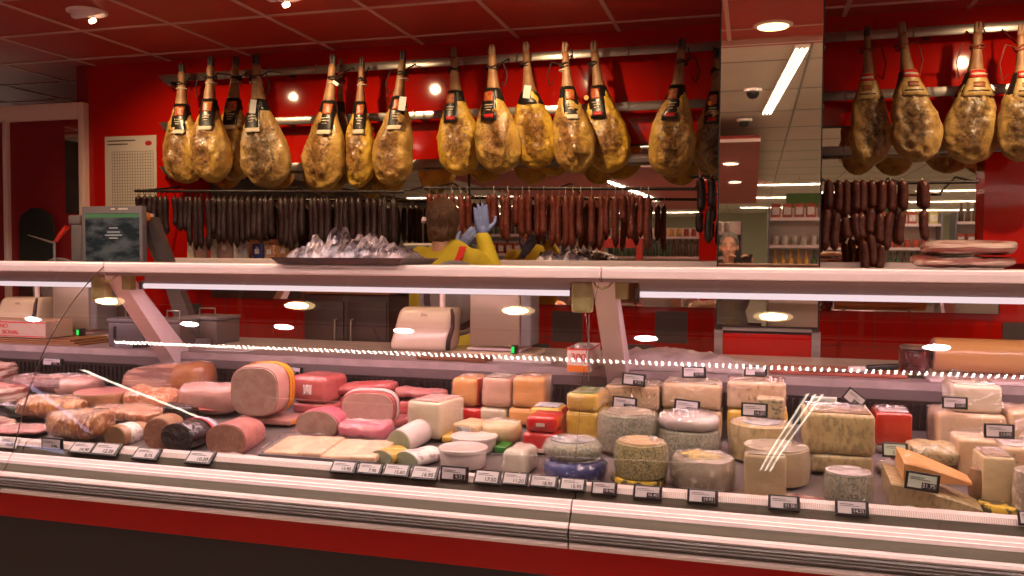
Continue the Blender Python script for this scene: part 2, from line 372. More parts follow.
# ------------------------------------------------------------------ room shell
CZ = 2.78          # red ceiling height
SZ = 3.05          # pale shop ceiling height
WY = 5.05          # back wall
SOF = 2.15         # edge between red soffit tiles and white shop ceiling
bm = NB(); box(bm, -12, 9, -24, 9, -.1, 0); struct('floor', bm, mat('beige_floor_tile', (.42, .34, .27), (.38, .30, .24), 2, .3))
bm = NB(); box(bm, -9, 4, SOF, 9, CZ, CZ+.1); struct('ceiling', bm, 'red_ceiling')
bm = NB(); box(bm, -12, 9, -24, SOF-.03, SZ, SZ+.1); struct('ceiling', bm, 'white_ceiling')
bm = NB(); box(bm, -9, 4, SOF-.06, SOF-.03, CZ-.03, SZ); struct('ceiling', bm, 'red_ceiling')
# lowered red ceiling of the next department, seen in the left half of the pillar mirror
bm = NB(); box(bm, -5, .06, -14, -2.5, CZ, CZ+.06); struct('ceiling', bm, 'red_ceiling')
bm = NB(); box(bm, -5, .06, -2.5, -2.47, CZ-.015, CZ+.02); struct('trim_4', bm, 'alu_bright')
bm = NB()
gx = [-.775-.617*k for k in range(-5, 14)]
for x in gx: box(bm, x-.012, x+.012, SOF+.02, 8.9, CZ-.006, CZ+.01)
for y in (SOF+.02, 2.42, 3.03, 3.64, 4.25, 4.86, 5.47, 6.08, 6.69): box(bm, -9, 4, y-.012, y+.012, CZ-.0065, CZ+.01)
struct('trim_1', bm, 'grid_red')
bm = NB(); box(bm, -9, 4, SOF-.03, SOF, CZ-.03, CZ+.02); struct('trim_2', bm, 'alu')
bm = NB()
for k in range(16): x = -8+k*1.2; box(bm, x-.01, x+.01, -24, SOF-.07, SZ-.004, SZ+.01)
for k in range(20): y = 1.55-k*1.234; box(bm, -12, 9, y-.01, y+.01, SZ-.0045, SZ+.01)
struct('trim_3', bm, 'grid_white')
# back wall: upper red panels, tiled lower part
WX0 = -4.535
bm = NB(); box(bm, WX0, 4, WY, WY+.1, 0, CZ)
for p in (-3.7, -2.65, -1.6, -.55, .62, 1.5):                        # thin joints between the gloss panels
    box(bm, p-.002, p+.002, WY-.001, WY+.01, 1.2, CZ, 1)
for k in range(5): box(bm, WX0, 4, WY-.0015, WY+.01, 1.155-.186*(k+1)-.0012, 1.155-.186*(k+1)+.0012, 1)
q0 = at(177, 303, WY-.006).x
for k in range(-6, 38): box(bm, q0+.186*k-.0012, q0+.186*k+.0012, WY-.0015, WY+.01, .2, 1.155, 1)
def gt(px, py, s=.186):
    p = at(px, py, WY-.006); box(bm, p.x, p.x+s, WY-.006, WY+.01, p.z-s, p.z, 2)
for q in ((177, 303), (552, 311), (655, 311), (520, 343), (622, 344), (1003, 322), (270, 338), (30, 300), (404, 322), (724, 345)): gt(*q)
struct('wall_back', bm, ['red_wall', 'dark_steel', 'grey_tile'])
bm = NB(); box(bm, WX0-.1, WX0, WY, 8.9, 0, CZ); struct('wall_recess', bm, 'maroon')
bm = NB(); box(bm, -9, 4, 8.9, 9, 0, CZ); struct('wall_far', bm, mat('dark_back_room', (.05, .04, .035), rough=.8))
# partition with cream framed door, left of the red wall
p = at(90, 102, 5.02); PT = p.z
fx = lambda px: X(px, 5.02, 180)
dr = bpy.data.objects.new('door_1', None); link(dr); dr['kind'] = 'structure'; dr.location = (0, 0, 0)
bm = NB()
box(bm, fx(80.5), WX0, 5.0, 5.08, 0, PT, bev=.006); box(bm, fx(5), fx(9.5), 5.0, 5.08, 0, PT-.1, bev=.004)
box(bm, -8, fx(80.5), 5.0, 5.08, PT-.115, PT, bev=.006)
obj('door_frame', bm, 'frame', dr, 30)
bm = NB(); box(bm, fx(9.5), fx(80.5), 5.03, 5.06, 0, PT-.11); box(bm, -8, fx(5), 5.03, 5.06, 0, PT-.11); obj('door_panel', bm, 'maroon', dr)
bm = NB(); a = at(64.5, 125, 5.02); b = at(79, 213, 5.02); box(bm, a.x, b.x, 5.02, 5.035, b.z, a.z); obj('door_window', bm, 'mirror', dr)
# exit sign on shop wall far behind the camera is seen as a green spark in the mirrors
# shop walls behind the camera
bm = NB(); box(bm, -9.4, -9.3, -24, 4.9, 0, SZ); struct('wall_left', bm, mat('dark_side_wall', (.035, .014, .012), (.06, .03, .02), 2, .7))
bm = NB(); box(bm, -12, 9, -24.1, -24, 0, SZ); struct('wall_shop', bm, mat('pale_shop_wall', (.42, .42, .30), rough=.7))

# mirrors along the back wall (real panes above the shelf)
def mirror(name, x0, x1, z0, z1, y, lab):
    t = thing(name, lab, 'mirror', ((x0+x1)/2, y, z0))
    hx = (x1-x0)/2
    bm = NB(); box(bm, -hx, hx, 0, .012, 0, z1-z0); obj('mirror_pane', bm, 'mirror', t)
    bm = NB(); box(bm, -hx, -hx+.006, -.003, .013, 0, z1-z0); box(bm, hx-.006, hx, -.003, .013, 0, z1-z0)
    box(bm, -hx+.006, hx-.006, -.003, .013, z1-z0, z1-z0+.01); obj('mirror_edge', bm, 'dark_steel', t)
    return t
MZ = 2.10
mirror('wall_mirror', X(215, WY), X(470, WY)-.002, 1.165, MZ-.1, WY-.03, 'long wall mirror behind the dark sausages, left of the worker')
mirror('wall_mirror', X(470, WY), -.12, 1.165, MZ, WY-.03, 'wall mirror behind the red sausages, left of the mirrored pillar')
mirror('wall_mirror', .27, X(1001, WY, 200), 1.165, 2.165, WY-.03, 'wall mirror behind the chorizo strings, right of the mirrored pillar')
# mirrored pillar
PY = 3.80
px0, px1 = X(718.5, PY, 140), X(822.5, PY, 140)
t = thing('mirrored_pillar', 'square floor-to-ceiling pillar faced with mirror, red panel at its foot', 'pillar', ((px0+px1)/2, PY, 0)); hw = (px1-px0)/2
zr = Z(770, 331, PY)
bm = NB(); box(bm, -hw+.004, hw-.004, .008, .42, 0, CZ-.001); obj('pillar_core', bm, 'dark_steel', t)
bm = NB(); box(bm, -hw+.006, hw-.006, 0, .008, zr+.02, CZ-.004); obj('mirror_face', bm, 'mirror', t)
bm = NB(); box(bm, -hw, -hw+.006, -.004, .1, zr, CZ-.004); box(bm, hw-.006, hw, -.004, .1, zr, CZ-.004); obj('mirror_edge', bm, 'black', t)
bm = NB(); box(bm, -hw-.005, -hw+.03, -.03, .1, .1, zr+.0); box(bm, hw-.03, hw+.005, -.03, .1, .1, zr); box(bm, -hw+.03, hw-.03, -.028, .006, zr-.0, zr+.012); obj('panel_frame', bm, 'steel', t)
bm = NB(); box(bm, -hw+.03, hw-.03, -.02, .006, .1, zr-.012, bev=.002); obj('red_panel', bm, 'red_fascia', t)
# red column on the right end of the mirror wall
cx0 = X(1002, 4.6, 200)
bm = NB(); box(bm, cx0, cx0+.6, 4.93, WY-.001, 1.43, 2.0); t = tag(obj('red_column', bm, 'red_wall'), 'glossy red boxed-out panel at the right end of the wall mirrors', 'panel')

# ham rails: three long stainless rails
def rail(name, zc, y, xa, xb, lab, h=.05):
    t = thing(name, lab, 'rail', ((xa+xb)/2, y, zc)); L_ = (xb-xa)/2
    bm = NB(); box(bm, -L_, L_, 0, .012, -h/2, h/2, bev=.003); obj('rail_bar', bm, 'steel', t, 30)
    for k, s in enumerate((-.97, -.5, 0, .5, .97)):
        bm = NB(); box(bm, s*L_-.012, s*L_+.012, .012, WY-y, -.018, .018); obj('bracket', bm, 'dark_steel', t)
    for s in (-1,):
        bm = NB(); a = ring(bm, [(s*L_-.045, .018, .026), (s*L_+.03, .018, .026), (s*L_+.06, .018, -.05), (s*L_+.035, .018, -.05)]); b = ring(bm, [(v.co.x, WY-y-.002, v.co.z) for v in a]); bridge(bm, a, b); cap(bm, a[::-1]); cap(bm, b); obj('end_bracket', bm, 'steel', t)
    for k in range(int(L_*2/.33)):
        x = -L_+.16+k*.33
        bm = NB(); tube(bm, [(x, -.004, h/2+.006), (x, -.014, h/2+.002), (x, -.016, -.01), (x+.002, -.024, -.035), (x+.002, -.036, -.038), (x, -.042, -.02)], .0028, 6)
        obj('hook', bm, 'steel', t, 60)
    return t
for zc, nm in ((2.63, 'top'), (2.315, 'middle'), (2.02, 'bottom')):
    rail('ham_rail', zc, 4.93, -3.83, -.155, nm+' stainless ham rail on the red wall, left of the mirrored pillar')
    rail('ham_rail', zc+.01, 4.93, .30, 2.6, nm+' stainless ham rail on the red wall, right of the mirrored pillar')

# ------------------------------------------------------------------ hams
def ham(i, tx, ty, bx0, bx1, by, lab, style='black', Y=4.74, fat='fat', rot=0, lean=0, facing=1, cord='cord_dark', pale=False, strip=True, extra=None):
    """tip (tx,ty), body spans bx0..bx1, lowest point by (photo pixels); real leg about 0.7 m long"""
    top = at(tx, ty, Y); cx = (bx0+bx1)/2; bot = at(cx, by, Y)
    Wd = (X(bx1, Y, by-30)-X(bx0, Y, by-30)); Lh = top.z-bot.z
    t = thing('cured_ham', lab, 'ham', (top.x, Y, top.z), 0, 'cured hams hanging on the wall rails')
    dx = bot.x-top.x
    prof = [(.075, .13), (.11, .17), (.16, .165), (.22, .19), (.29, .235), (.35, .285), (.40, .35), (.45, .46), (.50, .60), (.55, .73), (.60, .83), (.65, .91), (.70, .965), (.75, .995), (.80, 1.0), (.85, .965), (.89, .89), (.93, .76), (.96, .60), (.98, .43), (.997, .18)]
    bm = NB(); prev = None; n = 30; rnd = random.Random(i*5+1)
    skew = rnd.uniform(.10, .26)*(1 if i in (0, 1, 2, 3, 8, 9, 10, 11, 12, 16) else -1 if i in (4, 6, 7) else .3)
    for (tt, wv) in prof:
        z = -Lh*tt; ox = dx*min(1, (tt/.75))**1.25 + skew*Wd*.3*max(0, tt-.55)*2
        w_ = Wd/2*wv; d_ = w_*(.95 if tt < .35 else .95-.37*min(1, (tt-.35)/.2))
        oy = -.012*math.sin(tt*PI)
        pts = []
        for k in range(n):
            a = 2*PI*k/n; c, s = math.cos(a), math.sin(a)
            e = 2/2.2
            x = abs(c)**e*w_*(1 if c > 0 else -1); y = abs(s)**e*d_*(1 if s > 0 else -1)
            v = Vector((ox+x, oy+y, z))
            if tt > .35:
                q = noise.noise(Vector((x*14+i*3.3, y*14, z*11)))*.018+noise.noise(Vector((x*34+i, y*34, z*30)))*.012
                v += Vector((c*q*.6, s*q, 0))
                if s < -.3 and .6 < tt < .9: v.y += .012*math.sin(x*40+i)*(-s)
            pts.append(v)
        rg = ring(bm, pts)
        if prev: bridge(bm, prev, rg)
        else: cap(bm, rg[::-1])
        prev = rg
    cap(bm, prev)
    bmesh.ops.subdivide_edges(bm, edges=[e for e in bm.edges if -e.verts[0].co.z/Lh > .38], cuts=1, use_grid_fill=True, smooth=.3)
    lay = bm.verts.layers.float.new('zone')
    for v in bm.verts:
        tt = -v.co.z/Lh; ox = dx*min(1, tt/.75)**1.25; u = (v.co.x-ox)/(Wd/2)
        fr_ = max(0, min(1, -v.co.y/(Wd*.25)))
        v[lay] = (.62*fr_*max(0, 1-((u-.12*facing)/.75)**2)*max(0, 1-((tt-.72)/.26)**2)) if tt > .42 else -.2
        if tt > .5:
            q = noise.noise(Vector((v.co.x*16+v.co.z*9+i*2.7, v.co.y*14, v.co.z*22-v.co.x*8)))
            v.co.y -= (abs(q)*.030-.006)*fr_
    for f in bm.faces:
        if -f.calc_center_median().z/Lh < .40: f.material_index = 1
    obj('leg_meat', bm, [fat, 'skin_leg'], t, 80)
    # trotter: two toes
    hm = 'hoof_pale' if pale else 'hoof'
    bm = NB(); r_ = Wd*.042
    r_ = Wd*.058
    for s in (-1, 1):
        tube(bm, [(s*r_*.3, 0, -Lh*.10), (s*r_*.5, -.003, -Lh*.06), (s*r_*.65+.001*i % .004, -.006, -Lh*.025), (s*r_*.5, -.008, 0)], [r_*.9, r_*.85, r_*.7, r_*.25], 8)
    obj('hoof', bm, hm, t, 60)
    def sect(tt):
        for (a, wa), (b_, wb) in zip(prof, prof[1:]):
            if a <= tt <= b_: return wa+(wb-wa)*(tt-a)/(b_-a)
        return .1
    def shell(name, t0, t1, m, a0, a1, par, off=.004, nn=14, rows=6, loop=False):
        bm = NB(); pr_ = None
        for q in range(rows+1):
            tt = t0+(t1-t0)*q/rows; wv = sect(tt); ox = dx*min(1, (tt/.75))**1.25
            w_ = Wd/2*wv+off; d_ = Wd/2*wv*(.95 if tt < .35 else .95-.37*min(1, (tt-.35)/.2))+off
            rg = [bm.verts.new((ox+math.cos(a0+(a1-a0)*k/nn)*w_, -.012*math.sin(tt*PI)+math.sin(a0+(a1-a0)*k/nn)*d_, -Lh*tt)) for k in range(nn+1)]
            if pr_:
                for k in range(nn): bm.faces.new((pr_[k], pr_[k+1], rg[k+1], rg[k]))
            pr_ = rg
        o = obj(name, bm, m, par, 80)
        md = o.modifiers.new('thick', 'SOLIDIFY'); md.thickness = .0012; md.offset = 1
        return o
    def panel(name, t0, t1, m, x0_, x1_, par, off=.010, nn=8, rows=6):
        bm = NB(); pr_ = None
        for q in range(rows+1):
            tt = t0+(t1-t0)*q/rows; wv = sect(tt); ox = dx*min(1, (tt/.75))**1.25
            w_ = Wd/2*wv+off; d_ = Wd/2*wv*(.95 if tt < .35 else .95-.37*min(1, (tt-.35)/.2))+off
            rg = []
            for k in range(nn+1):
                x = (x0_+(x1_-x0_)*k/nn)*min(1, .93*w_/max(abs(x0_), abs(x1_))); xx = max(-.98*w_, min(.98*w_, x))
                rg.append(bm.verts.new((ox+x, -.012*math.sin(tt*PI)-d_*math.sqrt(max(.02, 1-(xx/w_)**2)), -Lh*tt)))
            if pr_:
                for k in range(nn): bm.faces.new((pr_[k], pr_[k+1], rg[k+1], rg[k]))
            pr_ = rg
        o = obj(name, bm, m, par, 80); md = o.modifiers.new('thick', 'SOLIDIFY'); md.thickness = .0012; md.offset = 1
        return o
    F = -PI/2
    if style == 'black':
        shell('label_collar', .345, .43, 'band', F-2.6, F+2.6, t, .0065, rows=4)
        c0 = -.018*facing; hw_ = max(.036, Wd*.17)
        lb = panel('label_band', .35, .60, 'band', c0-hw_, c0+hw_, t, .009)
        panel('emblem', .372, .45, 'emblem', c0-hw_*.6, c0+hw_*.6, lb, .0115)
        for q in range(3): panel('print_line', .475+q*.020, .482+q*.020, 'cream_label', c0-hw_*(.55-.1*q), c0+hw_*(.6-.15*q), lb, .0115, 6, 1)
        if strip: panel('white_strip', .565, .598, 'cream_label', c0-hw_*.97, c0+hw_*.97, lb, .0115, rows=3)
        else: panel('red_print', .55, .578, 'logo_red', c0-hw_*.6, c0+hw_*.6, lb, .0115, rows=2)
    elif style == 'gold':
        shell('label_collar', .36, .53, 'band', F-2.4, F+2.4, t, .0065, rows=6)
        c0 = .012*facing*-1; hw_ = Wd*.31
        lb = panel('gold_print', .345, .535, 'gold_label', c0-hw_, c0+hw_, t, .0095)
        panel('red_arc', .352, .405, 'logo_red', c0-hw_*.8, c0+hw_*.8, lb, .0115, rows=3)
        panel('brand_line', .372, .386, 'cream_label', c0-hw_*.55, c0+hw_*.55, lb, .013, 6, 1)
        panel('medallion', .435, .475, 'bacon_rind', c0-hw_*.35, c0+hw_*.35, lb, .0115, rows=2)
        panel('print_line', .495, .503, 'ink', c0-hw_*.6, c0+hw_*.6, lb, .0115, 6, 1)
    elif style == 'plain':
        shell('label_band', .40, .50, 'band', F-1.9, F+1.9, t, .006)
    # paper tag on some
    if extra == 'tag':
        bm = NB(); x = Wd*.10; box(bm, x-.02, x+.022, -.006-Wd*.26, -.004-Wd*.26, -Lh*.46, -Lh*.36, rot=Matrix.Rotation(R(8), 3, 'Y')); obj('price_card', bm, 'white', t)
    if extra == 'loose':
        bm = NB(); box(bm, .01, .055, -.034, -.032, -Lh*.235, -Lh*.21, rot=Matrix.Rotation(R(35), 3, 'Y')); obj('price_card', bm, 'white', t)
    if extra == 'dot':
        bm = NB(); tube(bm, [(-.03*facing, -.052, -Lh*.44), (-.03*facing, -.062, -Lh*.44)], .013, 14); obj('orange_sticker', bm, 'orange', t)
    # cord up to the hook
    bm = NB(); nk = Wd*.085
    tube(bm, [(math.cos(a)*(nk+.008), math.sin(a)*(nk+.008), -Lh*.17+.006*math.sin(a*3+i)) for a in [2*PI*k/14 for k in range(15)]], .0055, 6)
    tube(bm, [(math.cos(a)*(nk+.009), math.sin(a)*(nk+.009), -Lh*.185-.006*math.sin(a*2+i)) for a in [2*PI*k/14 for k in range(15)]], .0045, 6)
    zz = 2.64-top.z; sx = rnd.choice((-1, 1))
    tube(bm, [(nk*.5, .01, -Lh*.17), (nk+.02*sx, .06, -Lh*.12), (.02*sx, 4.905-Y, zz-.02), (.02*sx, 4.915-Y, zz-.03)], .004, 6)
    if i % 2 or style == 'gold':
        ll = .16 if style == 'gold' else .12
        tube(bm, [(sx*(nk+.005), -.01, -Lh*.17), (sx*(nk+.05), -.02, -Lh*.15), (sx*(nk+.075), -.02, -Lh*.17-ll*.5), (sx*(nk+.06), -.02, -Lh*.17-ll), (sx*(nk+.035), -.02, -Lh*.17-ll*.8)], .0042, 6)
    obj('cord', bm, cord, t, 60)
    if style == 'black' and strip:
        bm = NB(); tube(bm, [(math.cos(a)*(nk+.012), math.sin(a)*(nk+.012), -Lh*.215) for a in [2*PI*k/12 for k in range(13)]], .003, 6); obj('string_tie', bm, 'cord_white', t, 60)
    return t
L_ = 'cured ham with black band'
ham(0, 182, 63, 165, 203, 184, 'leftmost whole cured ham on the rail, beside the calendar poster', facing=-1, Y=4.80)
ham(1, 211, 56, 191, 230, 183, 'second whole ham from the left, overlapping its neighbours', facing=-1, Y=4.65)
ham(2, 236, 56, 214, 252, 181, 'third whole ham from the left, white strip on its black label', facing=-1, Y=4.84)
ham(3, 256, 54, 242, 289, 188, 'fourth ham from the left, broad leg with a white price card on its label', extra='tag', fat='fat3', Y=4.65)
ham(4, 333, 54, 305, 345, 191, 'leaning brown ham, first one after the wide gap in the left row', facing=-1, extra='loose', Y=4.68)
ham(5, 341, 58, 330, 352, 186, 'dark slim ham mostly hidden behind the leaning brown ham', fat='lean', Y=4.87)
ham(6, 362, 57, 344, 375, 188, 'narrow ham seen edge-on with a golden yellow right side', fat='fat2', facing=-1, Y=4.77)
ham(7, 403, 50, 374, 414, 186, 'ham with crumpled white card on its black label, last before the rail gap', facing=-1, extra='tag', Y=4.66)
ham(8, 454, 47, 438, 480, 176, 'ham hanging above the shop worker, pale pointed trotter and red-black label', pale=True, strip=False, fat='fat2', Y=4.78)
ham(9, 492, 45, 474, 520, 174, 'ham with white ticket on the left of its black label, right of the worker', pale=True, strip=False, Y=4.64)
ham(10, 526, 42, 513, 556, 169, 'golden ham with a plain dark collar and white card, no printed emblem', pale=True, fat='fat2', style='plain', extra='tag', Y=4.79)
ham(11, 565, 42, 552, 594, 174, 'ham with a silvery shiny label, third to the left of the rail gap', pale=True, facing=-1, Y=4.65)
ham(12, 594, 41, 584, 630, 173, 'golden ham with an orange round sticker on its label', pale=True, fat='fat2', strip=False, extra='dot', Y=4.79)
ham(13, 682, 38, 647, 695, 177, 'single ham hanging with loose dark cord loops, left of the mirrored pillar', strip=False, Y=4.72)
ham(14, 717, 48, 692, 738, 177, 'ham half hidden behind the left edge of the mirrored pillar', strip=False, extra='dot', fat='fat3', Y=4.86)
ham(15, 867, 26, 848, 890, 166, 'first ham right of the mirrored pillar, gold label turned away', style='gold', fat='fat3', cord='cord_red', Y=4.76)
ham(16, 902, 22, 889, 940, 163, 'second ham right of the pillar, gold label with a red arc facing front', style='gold', fat='fat3', cord='cord_red', pale=True, facing=-1, Y=4.66)
ham(17, 978, 22, 941, 998, 164, 'broad ham with gold label and a red cord loop, third right of the pillar', style='gold', fat='fat3', cord='cord_red', pale=True, facing=-1, Y=4.76)
ham(18, 1021, 24, 996, 1046, 162, 'rightmost ham, cut by the right edge of the photo', style='gold', fat='fat3', cord='cord_red', pale=True, facing=-1, Y=4.66)

# ------------------------------------------------------------------ sausage bars
def bar(name, pa, pb, lab, Ys, r=.009):
    a = at(pa[0], pa[1], Ys); b = at(pb[0], pb[1], Ys)
    t = thing(name, lab, 'rail', a); d = b-a
    bm = NB(); tube(bm, [(0, 0, 0), d], r, 10); obj('bar_rod', bm, 'dark_steel', t, 60)
    for s in (.02, .5, .98):
        p = d*s
        bm = NB(); tube(bm, [p, (p.x, WY-.045-Ys, p.z+.06)], .006, 8); obj('bar_bracket', bm, 'dark_steel', t, 60)
    return a, b
SY = 4.60
def sausage_mesh(n, L_, r, bend, seed, mname, kk=10):
    bm = NB(); rnd = random.Random(seed); pts = []; rad = []
    for k in range(kk+1):
        u = k/kk
        pts.append((bend*math.sin(u*PI)+rnd.uniform(-.001, .001), .006*math.sin(u*2.5+seed), -.03-L_*u))
        e = min(u/.08, (1-u)/.10, 1); rad.append(r*max(.22, math.sqrt(max(0, 1-(1-e)**2)))*(1+.08*math.sin(u*9+seed)))
    tube(bm, pts, rad, 10)
    return bm
def sausage(x, z, y, L_, r, bend, seed, m, name, lab, group):
    t = thing(name, lab, 'sausage', (x, y, z), 0, group)
    obj('sausage_body', sausage_mesh('b', L_, r, bend, seed, m), m, t, 80)
    bm = NB(); tube(bm, [(0, .0, -.035), (0, -.011, -.012), (.0, -.009, .012), (0, .009, .012), (.0, .010, -.010), (0, 0, -.035)], .0018, 5)
    obj('hanging_string', bm, 'cord_white' if m != 'saus_dark' else 'cord_dark', t)
    return t
a, b = bar('sausage_bar', (135, 191), (404, 192), 'dark hanging bar carrying the near-black sausages on the left', SY)
n = 43
for k in range(n):
    u = (k+.3)/n; px = 139+u*(398-139); p = a.lerp(b, (px-135)/(404-135))
    bl = 212 if k < 3 else (226+random.uniform(-4, 6) if k < 9 else 240+random.uniform(-14, 8))
    Lh = Z(px, 193, SY)-Z(px, bl+(9 if k > 8 else 5), SY)-.03
    sausage(p.x+random.uniform(-.004, .004), p.z, SY+random.choice((-.012, 0, .012)), max(.07, Lh), random.uniform(.0185, .0215), random.uniform(-.01, .01), k, 'saus_dark', 'dark_sausage', 'near-black cured sausage, %s from the left end of the left bar' % ordn(k), 'dark sausages on the left bar')
a, b = bar('sausage_bar', (424, 188), (700, 189), 'bar carrying the reddish sausages above and right of the worker', SY)
reds = [(429, 214), (437, 218), (446, 215), (455, 220), (464, 232), (471, 228)] + [(492+7.3*k, 0) for k in range(14)] + [(598, 243), (606, 246), (613, 232), (621, 240), (632, 220), (641, 218)] + [(651, 236), (660, 234), (668, 247)]
reds = [(x_ if x_ < 640 else 622+(x_-641)*.9+6, y_) for x_, y_ in reds]
for k, (px, by) in enumerate(reds):
    if by == 0: by = 238+random.choice((-14, -4, 2, 6, 8))
    p = a.lerp(b, (px-424)/(700-424))
    Lh = Z(px, 190, SY)-Z(px, by+5, SY)-.03
    sausage(p.x, p.z, SY+random.choice((-.012, 0, .012)), max(.08, Lh), random.uniform(.0175, .021), random.uniform(-.012, .012), 50+k, 'saus_red', 'red_sausage', 'reddish-brown cured sausage, %s from the left on the middle bar' % ordn(k), 'red sausages on the middle bar')
# linked sausages by the pillar and right of it
def link_string(px, ytop, links, Ys, seed, m, lab, name='chorizo_string', group='linked chorizo strings'):
    p = at(px, ytop, Ys); t = thing(name, lab, 'sausage', p, 0, group)
    rnd = random.Random(seed); z = 0; x = 0; k = Ys/889*1.04
    for q, (h, dx_, r_) in enumerate(links):
        hh = h*k; ddx = dx_*k; bm = NB()
        pts = []; rad = []
        for j in range(11):
            u = j/10; e = min(u/.16, (1-u)/.16, 1)
            pts.append((x+ddx*u+.006*math.sin(u*PI)*(-1)**q, -.012+.004*math.sin(u*3), z-hh*u+.004)); rad.append(r_*k*max(.3, math.sqrt(max(0, 1-(1-e)**2))))
        tube(bm, pts, rad, 12); obj('sausage_link', bm, m, t, 80)
        z -= hh; x += ddx
    # back strand over the bar
    if seed % 3 == 1: links = [(8, 0, 2)]
    bm = NB(); hh = links[0][0]*k*.9
    tube(bm, [(0, -.012, 0), (0, 0, .012), (0, .014, 0)], .004, 6)
    obj('string_loop', bm, 'cord_white', t)
    bm = NB(); pts = []; rad = []
    for j in range(11):
        u = j/10; e = min(u/.16, (1-u)/.16, 1); pts.append((.004, .022, -hh*u-.002)); rad.append(links[0][2]*k*.9*max(.3, math.sqrt(max(0, 1-(1-e)**2))))
    tube(bm, pts, rad, 12); obj('sausage_link', bm, m, t, 80)
a, b = bar('sausage_bar', (826, 184), (978, 182), 'short dark bar with chorizo strings, right of the pillar', SY, .008)
ch = [(828, [(27, 0, 4.2), (39, -2, 4.6)]), (838, [(30, 0, 4.0), (36, -2, 3.8)]), (846, [(34, 0, 3.6), (20, 3, 3.6)]), (855, [(30, 1, 4.2), (26, 4, 4.0)]), (862, [(30, 0, 4.2), (25, 1, 4.4), (30, 3, 4.2)]),
      (871, [(26, 1, 4.0), (24, -1, 4.0), (30, 3, 4.0)]), (881, [(30, 0, 4.3), (29, 1, 4.2), (24, -2, 4.2)]), (890, [(29, 1, 4.2), (36, -3, 4.2)]), (902, [(28, 1, 4.2), (32, -2, 4.0)]), (922, [(27, 2, 4.8), (28, 2, 4.0)])]
for k, (px, lk) in enumerate(ch):
    link_string(px, 181, lk, SY-.02, k, 'saus_chor', 'string of dark red chorizo links, %s from the left beside the pillar' % ordn(k))
for k, (px, lk) in enumerate([(700, [(34, 1, 4.2), (20, 0, 3.8)]), (711, [(30, 0, 4.0), (34, -1, 4.0)])]):
    link_string(px, 178, lk, 4.40, 30+k, 'saus_dark', ['chorizo pair', 'longer chorizo pair'][k]+' with near-black skin hanging just left of the mirrored pillar', group=None)  # both pairs use the near-black sausage skin, darker than the other chorizos
bar('sausage_bar', (690, 177), (719, 176), 'stub of dark bar just left of the mirrored pillar', 4.42, .007)

# shelf in front of the mirrors
sz = 1.428
for (xa, xb, lab) in ((X(176, 4.8), -.15, 'long steel wall shelf under the mirrors, left of the pillar'), (.285, cx0+.02, 'steel wall shelf under the mirror, right of the pillar')):
    t = thing('wall_shelf', lab, 'shelf', ((xa+xb)/2, 4.62, sz)); h = (xb-xa)/2
    bm = NB(); box(bm, -h, h, 0, WY-.045-4.62, -.012, 0, bev=.002); obj('shelf_board', bm, 'steel', t)
    bm = NB(); box(bm, -h, h, -.006, 0, -.03, .004, bev=.002); obj('shelf_lip', bm, 'alu', t)
    for s in (-.9, 0, .9):
        bm = NB(); extrude_profile(bm, [(.02, -.012), (.38, -.012), (.38, -.20)], h*s-.006, h*s+.006); obj('shelf_bracket', bm, 'dark_steel', t)

# ------------------------------------------------------------------ ceiling lights
LC = (1.0, .62, .30)
dl = {}
def downlight(x, y, lab, cx=(1.0, .60, .28), es=14, r=.085, tilt=0, power=None, ang=115, aim=0, group='round ceiling downlights', z=None, area=None):
    t = thing('ceiling_downlight', lab, 'ceiling light', (x, y, z or CZ), 0, group)
    if area: lamp('lamp', 'AREA', (0, 0, -.022), area, cx, r*1.9, parent=t)
    bm = NB(); lathe(bm, [(r+.025, 0), (r+.025, -.006), (r+.006, -.014), (r, -.012), (r, -.002)], 36); obj('trim_ring', bm, 'alu', t, 40)
    bm = NB(); lathe(bm, [(r, -.012), (r*.97, -.016), (.01, -.018)], 36); obj('lens', bm, emis('lens_light', cx, es), t, 40)
    if power:
        lamp('lamp', 'SPOT', (0, 0, -.05), power, cx, .06, rot=(aim, 0, 0), ang=ang, blend=.7, parent=t)
    return t
for k, x in enumerate((-4.58, -3.43, -2.26, -1.09, .09, 1.27)):
    downlight(x, 2.46, 'round warm recessed downlight in the red ceiling over the counter, %s from left' % ordn(k), power=LIGHT['spot'], ang=130, es=9, aim=R(8))
for k, x in enumerate((-4.3, -3.17, -2.55, -1.82, -.51, .82, 2.1)):
    downlight(x, 1.96, 'round cool white downlight in the pale ceiling before the counter, %s from left' % ordn(k), (1, .80, .76), 22, r=.06, z=SZ, area=LIGHT['white'])
# adjustable wall washers that bulge from the red ceiling
def washer(x, y, lab):
    t = thing('wall_washer', lab, 'ceiling light', (x, y, CZ), 0, 'adjustable wall washer lights in the red ceiling')
    bm = NB(); lathe(bm, [(.105, 0), (.105, -.008), (.092, -.012), (.08, -.004)], 36); obj('trim_ring', bm, 'alu_bright', t, 40)
    bm = NB()
    prev = None
    for q in range(8):
        a = R(90)*q/7; rr = .082*math.cos(a*.55)
        rg = ring(bm, [(math.cos(b_)*rr, math.sin(b_)*rr*.9-.02*math.sin(a), -.058*math.sin(a)*(.55-.45*math.sin(b_))) for b_ in [2*PI*k/28 for k in range(28)]])
        if prev: bridge(bm, prev, rg)
        prev = rg
    obj('eyeball_housing', bm, 'alu_bright', t, 60)
    bm = NB(); tube(bm, [(0, .034, -.036), (0, .044, -.046)], [.020, .019], 24); obj('lens', bm, emis('washer_light', (1, .66, .34), 12), t, 40)
    lamp('lamp', 'SPOT', (0, .06, -.07), 54, (1.0, .70, .38), .022, rot=(R(42), 0, 0), ang=105, blend=.8, parent=t)
    return t
